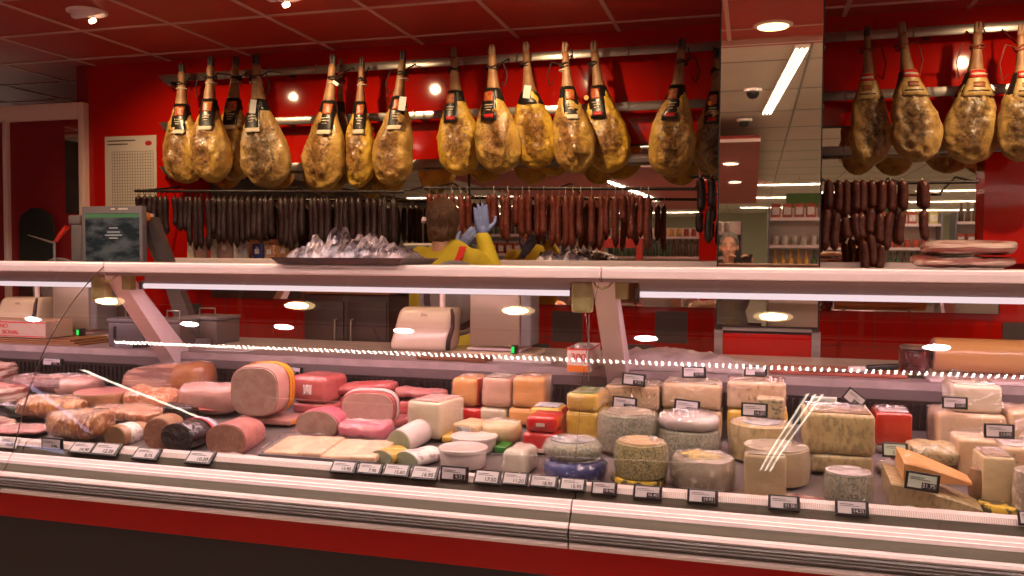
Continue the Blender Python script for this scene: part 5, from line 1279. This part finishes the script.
bags = [(-.94, -.30, .03, .25, .030, .10), (-.60, .12, .05, .27, .034, .135), (-.15, .60, .03, .25, .030, .125), (.30, .95, .02, .24, .026, .065)]
for k, (u0_, u1_, v0, v1, zz, hh) in enumerate(bags):
    o = crumple('foil_bag', 0, h*(u1_-u0_), 0, v1-v0, 0, hh, 'foil', None, k*3+1, 30, 12)
    o.location = ((xa+xb)/2+h*u0_, 2.64+v0, TS+.006+k*.004)
    tag(o, 'crumpled silver foil bag on the steel tray, %s from the left' % ordn(k), 'foil bag', 'foil bags on the steel tray')
for (p0, p1, y0_, y1_, m_, lb) in ((742, 826, 2.325, 2.40, 'bacon_pale', 'loose crumpled wrapping paper under the front wedge and small half wheel'), (876, 985, 2.322, 2.37, 'paper_wrap', 'loose crumpled film at the front under the tapering cheese slab'), (500, 545, 2.325, 2.40, 'paper_wrap', 'small crumpled film scrap beside the white goat cheese'), (207, 262, 2.325, 2.38, 'paper_wrap', 'crumpled clear wrapping before the brown-pink ham log')):
    xa_, xb_ = X(p0, 2.35, 490), X(p1, 2.35, 490)
    o = crumple('wrapping_scrap', 0, xb_-xa_, 0, y1_-y0_, 0, .016, m_, None, p0, 30, 10); o.location = (xa_, y0_, deckz(y1_)+.001); tag(o, lb, 'wrapping')
# foil bags on the wall shelf
for k, (p0, p1) in enumerate(((537, 558), (554, 590))):
    xa, xb = X(p0, 4.66, 250), X(p1, 4.66, 250)
    o = crumple('foil_bag', 0, xb-xa, 0, .14, 0, .075, 'foil', None, 20+k, 26, 10); o.location = (xa, 4.64, sz+.003)
    tag(o, ['small silver foil bag on the wall shelf right of the worker', 'wider silver foil bag on the wall shelf beside the small one'][k], 'foil bag')
# bacon slabs on the right rail
for k, (x0, x1, zz, hh, sd) in enumerate(((908, 1010, TS+.003, .034, 41), (918, 1010, TS+.040, .042, 42))):
    slab('bacon_slab', ['lower', 'upper'][k]+' vacuum-packed streaky bacon slab on the counter rail at right', CM, (x0, x1), 2.70, 2.94, zz, hh, 'bacon_pale', seed=sd, jit=.003)
# packets standing on the shelf behind the dark sausages
for k, (x0, x1, y0, m_) in enumerate(((187, 193, 240, 'cream_label'), (195, 206, 238, 'ham_casing'), (210, 216, 239, 'cream_label'), (217, 231, 237, 'ham_casing'), (233, 246, 238, 'paper_wrap'), (252, 262, 244, 'blue_wrap'), (264, 274, 245, 'roast_pink'), (276, 290, 243, 'roast'))):
    t = block('food_packet', 'hanging-hole packet on the wall shelf behind the dark sausages, %s from the left' % ordn(k), 'packet', x0, x1, y0, 4.70, .035, m_, on=sz+.002, part='packet_body', r=.006, lbl='label', lsz=(.03, .03), group='packets on the left wall shelf')
# small things under the mirror shelf: jars row on lower ledge seen through the glass
for (x0, x1, y0, m_, lab) in ((440, 450, 296, 'foil', 'small silver canister low on the wall behind the slicer'),):
    pass

# weighing terminal with screen
Yt = 3.52
a = at(81.5, 206.5, Yt); b = at(142.5, 262, Yt)
t = thing('scale_terminal', 'grey weighing scale terminal with a framed customer screen', 'scale', ((a.x+b.x)/2, Yt, WT)); h = (b.x-a.x)/2; z1 = a.z-WT
bm = NB(); box(bm, -h, h, 0, .035, z1-.30, z1, bev=.004); obj('screen_bezel', bm, 'grey_light', t, 40)
sx0, sx1 = -h+.022, h-.016
bm = NB(); box(bm, sx0, sx1, -.0015, 0, z1-.28, z1-.035); sc_o = obj('screen', bm, mat('screen_scene', (.012, .018, .022), (.10, .12, .14), 9, .2, emit=(.05, .07, .08), es=.12, stretch=(1, 1, 2.5)), t)
bm = NB(); box(bm, sx0, sx1, -.0025, -.0015, z1-.056, z1-.038); obj('green_header', bm, mat('screen_green_bar', (.06, .16, .07), rough=.3, emit=(.05, .14, .06), es=.4), sc_o)
M['screen_text'] = mat('screen_text', (.4, .4, .4), rough=.4, emit=(.5, .5, .5), es=.3)
text_mesh('screen_text', 'GRACIAS', .016, 'screen_text', sc_o, (.02, -.003, z1-.10)) if False else None
for q, (wx, zz) in enumerate(((.05, .105), (.075, .125), (.10, .140), (.05, .155))):
    bm = NB(); box(bm, .012-wx/2, .012+wx/2, -.0025, -.0016, z1-zz-.004, z1-zz); obj('screen_line', bm, 'screen_text', sc_o)
bm = NB(); box(bm, -.004, .02, -.0012, 0, z1-.018, z1-.010); box(bm, .04, .095, -.0012, 0, z1-.018, z1-.010); obj('bezel_print', bm, 'white', t)
bm = NB(); box(bm, -.04, .04, .036, .07, 0, z1-.05, bev=.008); obj('column', bm, 'grey_plastic', t, 40)
bm = NB(); box(bm, -.12, .13, -.0, .18, 0, .05, bev=.012); obj('scale_base', bm, 'grey_plastic', t, 40)
a = at(67, 215, 3.60); b = at(78, 262, 3.60)
t = thing('card_reader', 'light grey device with rounded head left of the scale terminal', 'device', ((a.x+b.x)/2, 3.60, WT)); z1 = a.z-WT
bm = NB(); box(bm, -.03, .045, 0, .05, z1-.05, z1, bev=.012, seg=3); obj('head', bm, 'grey_light', t, 60)
bm = NB(); box(bm, -.014, .05, .004, .044, 0, z1-.051, bev=.006); obj('stem', bm, 'grey_light', t, 60)
# angled arm with orange knob
t_p = at(150, 217, 3.63); b_p = at(172, 262, 3.63)
t = thing('angled_arm', 'grey slanted equipment arm with a round orange knob', 'equipment', (b_p.x, 3.63, WT))
dx = t_p.x-b_p.x; z1 = t_p.z-WT
k_ = dx/(t_p.z-b_p.z)
bm = NB(); extrude_profile(bm, [(0, 0), (.03, 0), (.03, .0), (0, 0)], 0, .01) if False else None
a = ring(bm, [(-k_*-0.0+.14, 0, 0), (.04, 0, 0), (dx-.028, 0, z1), (dx+.016, 0, z1)]); b = ring(bm, [(v.co.x, .05, v.co.z) for v in a]); bridge(bm, a, b); cap(bm, a[::-1]); cap(bm, b)
obj('arm', bm, 'grey_plastic', t)
bm = NB()
for q in range(4):
    xx = dx-.035-.0*q; a = ring(bm, [(xx-.012*q-.006, .01, z1*.93), (xx-.012*q, .01, z1*.93), (.045-.026*q, .01, .25), (.03-.026*q, .01, .25)]); b = ring(bm, [(v.co.x, .04, v.co.z) for v in a]); bridge(bm, a, b); cap(bm, a[::-1]); cap(bm, b)
obj('bellows', bm, 'rubber', t)
bm = NB(); tube(bm, [(dx-.015, 0, z1+.002), (dx-.015, -.03, z1-.004)], [.022, .021], 20); obj('knob', bm, 'orange', t, 40)
bm = NB(); tube(bm, [(dx-.05, .02, z1+.012), (dx+.0, .02, z1+.006)], .012, 14); obj('clamp', bm, 'alu', t, 60)
# black apron hung on the door and the red lever
c = at(37, 232, 4.98)
t = thing('hanging_apron', 'black rounded cloth hanging on the maroon door at far left', 'cloth', (c.x, 4.985, Z(37, 262, 4.98)-.3)); hz = Z(37, 208, 4.98)-(Z(37, 262, 4.98)-.3)
bm = NB(); prev = None; hw2 = (X(55, 4.98, 230)-X(19.5, 4.98, 230))/2
for q in range(16):
    u = q/15; wv = hw2*min(1, .25+math.sqrt(max(0, 1-(1-min(1, u*5))**2))*.75)
    rg = ring(bm, [(x+.008*math.sin(u*4), y-.012, hz-hz*u) for x, y in [(p_[0]*(1 if True else 1), p_[1]+.003*math.sin(p_[0]*60)) for p_ in sup(wv, .012, 2.5, 24)]])
    if prev: bridge(bm, prev, rg)
    else: cap(bm, rg[::-1])
    prev = rg
cap(bm, prev); obj('cloth', bm, mat('black_cloth', (.012, .012, .010), rough=.8), t, 60)
p0 = at(67, 227, 3.5); p1 = at(56, 241, 3.5); p2 = at(28, 235, 3.5)
t = thing('slicer_lever', 'thin steel lever with a red grip, left of the scale', 'lever', (p1.x, 3.5, WT))
bm = NB(); tube(bm, [Vector((0, 0, p1.z-WT)), p0-Vector((p1.x, 3.5, WT))], [.010, .014], 12); obj('red_grip', bm, 'red_plastic', t, 60)
bm = NB(); tube(bm, [p2-Vector((p1.x, 3.5, WT)), Vector((-.02, 0, p1.z-WT-.008)), Vector((0, 0, p1.z-WT))], [.002, .006, .009], 10); tube(bm, [Vector((-.01, .0, p1.z-WT-.004)), Vector((-.01, .0, 0))], .007, 10); obj('lever_rod', bm, 'steel', t, 60)
# wall calendar
a = at(105, 137, WY-.004); b = at(157, 206, WY-.004)
t = thing('wall_calendar', 'pale year-planner sheet with small grid hung on the red wall', 'poster', ((a.x+b.x)/2, WY-.006, b.z-.05)); h = (b.x-a.x)/2; H_ = a.z-b.z+.05
bm = NB(); box(bm, -h, h, 0, .003, 0, H_); obj('sheet', bm, 'paper', t)
bm = NB()
for q in range(17): x = -h*.72+q*h*1.6/16; box(bm, x-.0012, x+.0012, -.0008, 0, .01, H_*.80)
for q in range(22): z = .01+q*(H_*.80-.01)/21; box(bm, -h*.72, h*.88, -.0008, 0, z-.0012, z+.0012)
obj('grid_print', bm, mat('grid_ink', (.12, .09, .08), rough=.6), t)
bm = NB(); tube(bm, [(h*.70, -.001, H_*.90), (h*.70, 0, H_*.90)], .028, 20)
for v in bm.verts: v.co.z = H_*.90+(v.co.z-H_*.90)*.6
obj('red_logo', bm, 'logo_red', t)
bm = NB(); box(bm, -h*.9, -h*.1, -.0008, 0, H_*.89, H_*.905); box(bm, -h*.9, h*.2, -.0008, 0, H_*.935, H_*.95); obj('heading_print', bm, 'ink', t)
# till screen behind worker
a = at(402, 240, 4.66); b = at(430, 262, 4.66)
t = thing('till_device', 'grey till box on the wall shelf left of the worker', 'till', ((a.x+b.x)/2, 4.66, sz+.001)); h = (b.x-a.x)/2
bm = NB(); box(bm, -h, h*1.6, 0, .12, 0, .10, bev=.006); obj('till_body', bm, 'grey_plastic', t, 40)
bm = NB(); box(bm, -h*.9, h*1.5, -.002, 0, .085, .097); obj('till_edge', bm, 'paper', t)

# ------------------------------------------------------------------ people
def capsule(bm, a, b, ra, rb, n=14, sx=1, sy=1):
    a, b = Vector(a), Vector(b)
    d = b-a; L0 = d.length; dd = d/L0 if L0 > 1e-6 else Vector((0, 0, 1))
    pts = []; rad = []
    for k in range(4): th_ = PI/2*(1-k/4); pts.append(a-dd*ra*math.sin(th_)); rad.append(max(.0008, ra*math.cos(th_)))
    for k in range(5): pts.append(a.lerp(b, k/4)); rad.append(ra+(rb-ra)*k/4)
    for k in range(1, 5): th_ = PI/2*k/4; pts.append(b+dd*rb*math.sin(th_)); rad.append(max(.0008, rb*math.cos(th_)))
    tube(bm, pts, rad, n)
def ell(bm, c, r, n=20):
    rr = bmesh.ops.create_uvsphere(bm, u_segments=n, v_segments=n//2+2, radius=1)
    for v in rr['verts']: v.co = Vector((c[0]+v.co.x*r[0], c[1]+v.co.y*r[1], c[2]+v.co.z*r[2]))
def organic(name, bm, m, parent, vox=.008, it=6, fac=.5):
    o = obj(name, bm, m, parent, 180)
    md = o.modifiers.new('merge', 'REMESH'); md.mode = 'VOXEL'; md.voxel_size = vox; md.use_smooth_shade = True
    s = o.modifiers.new('smooth', 'SMOOTH'); s.iterations = it; s.factor = fac
    return o
def hand(bm, wrist, dirv, palm_n, side, curl=.4, s=1.0, spread=.12):
    """wrist point, direction of fingers, palm normal (faces palm side), side=+1 thumb along side axis"""
    w_ = Vector(wrist); d = Vector(dirv).normalized(); nrm = Vector(palm_n).normalized(); sd = d.cross(nrm).normalized()*side
    capsule(bm, w_-d*.02*s, w_+d*.02*s, .026*s, .028*s)
    for q in (-.026, -.009, .009, .026): capsule(bm, w_+d*.02*s+sd*q*.7*s, w_+d*.085*s+sd*q*s, .015*s, .0125*s)
    lens = [(.028, .065), (.010, .078), (-.009, .072), (-.027, .056)]
    for k, (q, ln) in enumerate(lens):
        p = w_+d*.088*s+sd*q*s; a = 0; dirc = (d+sd*q*spread*30*.3).normalized()
        for seg, fr_ in enumerate((.45, .32, .23)):
            a += curl*(.6+.5*seg*.6)*(1+.12*k); dv = (dirc*math.cos(a)+nrm*math.sin(a)).normalized(); p2_ = p+dv*ln*fr_*s
            capsule(bm, p, p2_, (.0098-.0012*seg)*s, (.0090-.0012*seg)*s, 10); p = p2_
    p = w_+d*.03*s+sd*.03*s
    dv = (d*.6+sd*.75+nrm*.25).normalized(); p2_ = p+dv*.045*s; capsule(bm, p, p2_, .014*s, .011*s, 10)
    dv = (d*.9+sd*.3+nrm*.35).normalized(); capsule(bm, p2_, p2_+dv*.032*s, .0108*s, .009*s, 10)
def head(t, c, face, s=1.0, hair='hair', short=False, tilt=0, beard=None):
    """c = head centre local, face = +1 looks to +Y, -1 looks to -Y"""
    par = t
    bm = NB(); c = Vector(c); f_ = face
    ell(bm, c+Vector((0, 0, .02*s)), (.074*s, .094*s, .098*s), 28)
    ell(bm, c+Vector((0, .030*f_*s, -.045*s)), (.056*s, .062*s, .068*s), 24)
    ell(bm, c+Vector((0, .060*f_*s, -.090*s)), (.028*s, .026*s, .022*s), 16)
    capsule(bm, c+Vector((0, .088*f_*s, .008*s)), c+Vector((0, .106*f_*s, -.032*s)), .009*s, .015*s)
    for q in (-1, 1):
        ell(bm, c+Vector((q*.011*s, .098*f_*s, -.034*s)), (.009*s, .010*s, .008*s), 10)
        ell(bm, c+Vector((q*.078*s, -.004*f_*s, -.012*s)), (.010*s, .020*s, .033*s), 14)
        ell(bm, c+Vector((q*.032*s, .084*f_*s, .026*s)), (.026*s, .012*s, .009*s), 12)
        ell(bm, c+Vector((q*.045*s, .062*f_*s, -.028*s)), (.022*s, .022*s, .02*s), 12)
    ell(bm, c+Vector((0, .088*f_*s, -.058*s)), (.024*s, .010*s, .006*s), 12)
    ell(bm, c+Vector((0, .086*f_*s, -.068*s)), (.020*s, .011*s, .007*s), 12)
    capsule(bm, c+Vector((0, -.02*f_*s, -.06*s)), c+Vector((0, -.03*f_*s, -.15*s)), .052*s, .056*s)
    hd = organic('head', bm, 'skin', par, .0055, 4)
    for q in (-1, 1):
        bm = NB(); ell(bm, c+Vector((q*.031*s, .086*f_*s, .008*s)), (.011*s, .007*s, .006*s), 12); e = obj('eye', bm, mat('eye_white', (.6, .55, .5), rough=.2) if 'eye_white' not in bpy.data.materials else bpy.data.materials['eye_white'], hd, 180)
        bm = NB(); ell(bm, c+Vector((q*.031*s, .0915*f_*s, .008*s)), (.005*s, .003*s, .005*s), 10); obj('iris', bm, 'ink', hd, 180)
        bm = NB(); capsule(bm, c+Vector((q*.018*s, .096*f_*s, .031*s)), c+Vector((q*.045*s, .088*f_*s, .033*s)), .0035*s, .003*s, 8); obj('eyebrow', bm, hair, hd, 180)
    bm = NB(); ell(bm, c+Vector((0, .0955*f_*s, -.063*s)), (.022*s, .004*s, .0025*s), 12); obj('lips', bm, mat('lips', (.35, .12, .09), rough=.4), hd, 180)
    bm = NB()
    if short:
        ell(bm, c+Vector((0, -.012*f_*s, .042*s)), (.085*s, .100*s, .096*s), 28)
        for v in list(bm.verts):
            if v.co.y*f_ > (c.y*f_+.062*s) and v.co.z < c.z+.088*s: v.co.y = c.y+.062*s*f_
            if v.co.z < c.z-.02*s: v.co.z = c.z-.02*s-(c.z-.02*s-v.co.z)*.4
    else:
        ell(bm, c+Vector((0, -.022*f_*s, .022*s)), (.092*s, .104*s, .108*s), 30)
        ell(bm, c+Vector((0, -.052*f_*s, -.045*s)), (.078*s, .062*s, .068*s), 24)
        for q in range(10):
            a = -PI*.95+PI*.9*q/9*1.0
            capsule(bm, c+Vector((math.cos(a)*.075*s, math.sin(a)*.075*s*f_-.01, .02*s)), c+Vector((math.cos(a)*.066*s, math.sin(a)*.085*s*f_-.012*f_, -.085*s-.012*math.sin(q*2.1))), .022*s, .010*s, 10)
        for v in bm.verts: v.co += noise.noise_vector(v.co*28)*.008
    organic('hair', bm, hair, hd, .006, 3)
    return hd
# shop worker, seen from behind, reaching for a sausage
WYk = 4.14
c = at(444, 222, WYk)
t = thing('person', 'person in yellow shirt and blue gloves, back turned, reaching up to the sausages', 'person', (c.x, WYk, 0))
hz = c.z
bm = NB()
sh = hz-.150; sxl = at(427, 250, WYk).x-c.x
ell(bm, (0.03, 0.0, sh-.20), (.195, .125, .27), 26); ell(bm, (.03, .0, sh-.50), (.175, .125, .25), 26)
capsule(bm, (-.10, 0, sh-.055), (.16, 0, sh-.055), .066, .066); capsule(bm, (.01, 0, sh+.0), (.03, 0, sh-.12), .068, .14)
# right arm raised: shoulder -> elbow (out right, low) -> wrist up
gp = at(480, 234, WYk+.12)-Vector((c.x, WYk, 0)); el = at(492, 254, WYk+.08)-Vector((c.x, WYk, 0))
Sr = Vector((.165, 0, sh-.045))
el = Vector((.275, .04, sh-.17))
wr = Vector((gp.x+.01, .14, gp.z-.02))
capsule(bm, Sr, el, .062, .052); capsule(bm, el, wr, .056, .042)
Sl = Vector((-.125, 0, sh-.03)); ll = Vector((-.15, .02, sh-.28)); gl = at(466, 240, WYk+.2)-Vector((c.x, WYk, 0))
capsule(bm, Sl, ll, .060, .050); lw = Vector((gl.x-.06, .20, gl.z-.085)); capsule(bm, ll, lw, .048, .036)
shirt = organic('shirt', bm, 'yellow_shirt', t, .011, 6)
head(t, (0, 0, hz), 1, .97)
bm = NB(); hand(bm, wr+Vector((0, 0, .012)), (-.12, .05, 1), (-.3, .9, .1), -1, .10, 1.05, .2); g1 = organic('gloved_hand', bm, 'glove', t, .0042, 3)
bm = NB(); hand(bm, lw+Vector((.02, .01, .02)), (.55, .05, .85), (.2, .9, 0), 1, .30, 1.0, .15); organic('gloved_hand', bm, 'glove', t, .0042, 3)
bm = NB(); a_ = at(470, 246, WYk-.13)-Vector((c.x, WYk, 0)); b_ = at(462, 266, WYk-.13)-Vector((c.x, WYk, 0))
dd = (b_-a_); pts = [(.120, -.045, sh+.025), (.120, -.10, sh-.03), (.10, -.150, sh-.10), (.07, -.168, sh-.18), (.0, -.165, sh-.32)]
prev = None
for p_ in pts:
    rg = ring(bm, [(p_[0]-.018, p_[1], p_[2]), (p_[0]+.018, p_[1], p_[2]), (p_[0]+.018, p_[1]-.004, p_[2]), (p_[0]-.018, p_[1]-.004, p_[2])])
    if prev: bridge(bm, prev, rg)
    else: cap(bm, rg[::-1])
    prev = rg
cap(bm, prev); obj('red_strap', bm, 'label_red', t)
bm = NB(); tube(bm, [(-.082, -.078, .0+hz), (-.070, -.098, hz+.012)], .012, 12); obj('hair_clip', bm, 'alu_bright', t, 60)
bm = NB()
for q in (-1, 1): capsule(bm, (.03+q*.09, 0, sh-.62), (.03+q*.10, .01, .50), .095, .06); capsule(bm, (.03+q*.10, .01, .50), (.03+q*.10, 0, .12), .06, .045); capsule(bm, (.03+q*.10, -.03, .06), (.03+q*.10, .12, .045), .045, .04)
organic('trousers', bm, 'jacket', t, .014, 4)

# photographer, seen only in the pillar mirror
t = thing('person', 'man in dark jacket holding up a phone, seen in the pillar mirror', 'person', (-.21, -.40, 0))
head(t, (0, 0, 1.555), 1, 1.0, 'hair_grey', short=True)
bm = NB(); sh = 1.37
ell(bm, (0, -.02, sh-.22), (.20, .13, .28), 24); ell(bm, (0, -.02, sh-.55), (.18, .13, .28), 24); capsule(bm, (-.17, -.02, sh-.04), (.17, -.02, sh-.04), .07, .07)
for q in (-1, 1):
    e_ = Vector((q*.25+.03, .06, sh-.24)); w_ = Vector((q*.075+.09, .34, 1.40))
    capsule(bm, (q*.19, -.02, sh-.05), e_, .062, .052); capsule(bm, e_, w_-Vector((0, .03, .03)), .050, .036)
organic('jacket', bm, 'jacket', t, .012, 5)
for q in (-1, 1):
    bm = NB(); w_ = Vector((q*.075+.09, .32, 1.385)); hand(bm, w_, (-q*.1, .25, .55), (-q*.4, .9, -.2), -q, .75, .92); organic('hand', bm, 'skin', t, .0045, 3)
bm = NB()
for q in (-1, 1): capsule(bm, (q*.09, -.02, .85), (q*.11, 0, .5), .095, .065); capsule(bm, (q*.11, 0, .5), (q*.11, 0, .12), .062, .05); capsule(bm, (q*.11, -.02, .06), (q*.12, .13, .045), .048, .04)
organic('trousers', bm, 'jacket', t, .014, 4)
t = thing('phone', 'dark phone held sideways by the man in the mirror', 'phone', (-.08, -.022, 1.415))
bm = NB(); box(bm, -.078, .078, -.008, 0, 0, .072, bev=.003, seg=3); obj('phone_body', bm, 'black', t, 40)
bm = NB(); box(bm, -.072, .072, -.0088, -.0081, .004, .068); obj('phone_screen', bm, 'dark_steel', t)

# ------------------------------------------------------------------ shop behind the camera (seen in the mirrors)
def gondola(x, y, W_, H_, lab, back='white', face=1, shelves=6):
    t = thing('shop_shelving', lab, 'shelving', (x, y, 0))
    bm = NB(); box(bm, -W_/2, W_/2, -.02, .02, 0, H_, bev=.003); obj('back_panel', bm, back, t)
    bm = NB(); box(bm, -W_/2, W_/2, .02*face, .42*face, 0, .12); obj('plinth', bm, 'grey_plastic', t)
    for q in (-1, 1):
        bm = NB(); box(bm, q*W_/2-.012, q*W_/2+.012, -.02, .42, 0, H_); obj('side_panel', bm, 'grey_light', t)
    for k in range(shelves):
        z = .14+k*(H_-.3)/(shelves-1)
        bm = NB(); box(bm, -W_/2+.013, W_/2-.013, .021, .40, z-.015, z); box(bm, -W_/2+.013, W_/2-.013, .401, .41, z-.03, z+.012); obj('shelf', bm, 'alu', t)
    return [.14+k*(H_-.3)/(shelves-1) for k in range(shelves)]
cols = [(.30, .04, .02), (.5, .42, .30), (.06, .10, .05), (.50, .26, .05), (.35, .30, .26), (.08, .08, .16), (.42, .36, .12), (.10, .05, .03)]
PM = [mat('pack_%d' % i, c_, (min(1, c_[0]*1.6), min(1, c_[1]*1.6), min(1, c_[2]*1.6)), 9, .4) for i, c_ in enumerate(cols)]
def mk_bottle(mi):
    t = thing('bottle', 'bottle', 'bottle', (0, 0, 0))
    bm = NB(); lathe(bm, [(.034, 0), (.038, .004), (.038, .17), (.030, .20), (.013, .235), (.013, .30), (.015, .302), (.015, .315)], 12); obj('bottle_body', bm, PM[mi], t, 50)
    return t
def mk_jar(mi):
    t = thing('jar', 'jar', 'jar', (0, 0, 0))
    bm = NB(); lathe(bm, [(.040, 0), (.045, .006), (.045, .10), (.038, .112), (.038, .116), (.041, .117), (.041, .135), (.038, .137)], 14); obj('jar_body', bm, PM[mi], t, 50)
    return t
def mk_box(mi):
    t = thing('carton', 'carton', 'carton', (0, 0, 0))
    bm = NB(); box(bm, -.06, .06, -.05, .05, 0, .20, bev=.003); box(bm, -.045, .045, .0502, .0512, .05, .15, 1); obj('carton_body', bm, [PM[mi], 'label_white'], t)
    return t
protos = [[mk_bottle(i) for i in (2, 7, 3)], [mk_jar(i) for i in (0, 3, 4)], [mk_box(i) for i in (0, 1, 5, 6)]]
used = set()
names = ['bottle', 'jar', 'carton']
gnd = [(-6.9, -4.9, 2.6, 2.0), (-4.0, -4.9, 2.6, 2.0), (-1.25, -4.6, 2.2, 1.95), (1.5, -4.9, 2.6, 2.15), (4.5, -5.4, 2.8, 2.2)]
for gi, (x, y, W_, H_) in enumerate(gnd):
    zs = gondola(x, y, W_, H_, 'shop shelving unit behind the photographer, %s from the left' % ordn(gi))
    for si, z in enumerate(zs):
        if z < .75: continue
        kd = (gi+si) % 3; xx = x-W_/2+.09; step = (.10, .12, .15)[kd]; ri = 0
        run = random.randrange(3)
        while xx < x+W_/2-.08:
            if ri % 5 == 0: run = random.randrange(len(protos[kd]))
            p_ = protos[kd][run]; lb = '%s on shelf level %s of the %s shelving unit behind the photographer' % (names[kd], ordn(si), ordn(gi)); gp_ = '%ss on shop shelf %d of unit %d' % (names[kd], si+1, gi+1)
            if (kd, run) not in used:
                used.add((kd, run)); p_.location = (xx, y+.30, z+.001); p_['label'] = lb; p_['group'] = gp_
            else: dup(p_, (xx, y+.30, z+.001), None, lb, gp_)
            xx += step; ri += 1
for kd in range(3):
    for i, p_ in enumerate(protos[kd]):
        if (kd, i) not in used:
            for ch_ in list(p_.children): bpy.data.objects.remove(ch_)
            bpy.data.objects.remove(p_)
# red portal frame and red column in the shop
t = thing('red_column', 'red shop column reflected in the left half of the pillar mirror', 'column', (-.16, -1.9, 0))
bm = NB(); box(bm, -.16, .10, -.15, .15, 0, CZ-.04, bev=.004) ; 
t.location = (-.62, -3.2, 0); obj('column_body', bm, 'red_wall', t)
t = thing('red_display_frame', 'red portal-shaped display frame in the shop aisle', 'display', (-2.0, -3.3, 0))
bm = NB(); box(bm, -.36, -.26, 0, .12, 0, 1.75, bev=.01); box(bm, .26, .36, 0, .12, 0, 1.75, bev=.01); box(bm, -.26, .26, 0, .12, 1.60, 1.75); obj('frame', bm, 'red_plastic', t)
bm = NB()
for z in (.5, .9, 1.25): box(bm, -.255, .255, 0, .3, z, z+.02)
obj('shelf', bm, 'alu', t)
t = thing('green_sign', 'green hanging sign over the far shop wall', 'sign', (1.6, -7.0, 2.15))
bm = NB(); box(bm, -1.1, 1.1, -.02, .02, 0, .35, bev=.01); obj('sign_board', bm, mat('green_board', (.10, .22, .05), rough=.5), t)
bm = NB()
for q in (-.9, .9): tube(bm, [(q, 0, .35), (q, 0, CZ-2.15)], .004, 6)
obj('hanger', bm, 'steel', t)
t = thing('security_camera', 'black dome camera on the pale ceiling, nearer one in the pillar mirror', 'camera', (-.02, .55, CZ))
bm = NB(); lathe(bm, [(.07, 0), (.07, -.02), (.055, -.025)], 24); obj('mount', bm, 'white', t, 40)
bm = NB(); lathe(bm, [(.05, -.025), (.048, -.05), (.03, -.07), (.01, -.076)], 24); obj('dome', bm, 'black', t, 60)
dup(t, (-.10, -.95, CZ), None, 'black dome camera on the pale ceiling, farther one in the pillar mirror')
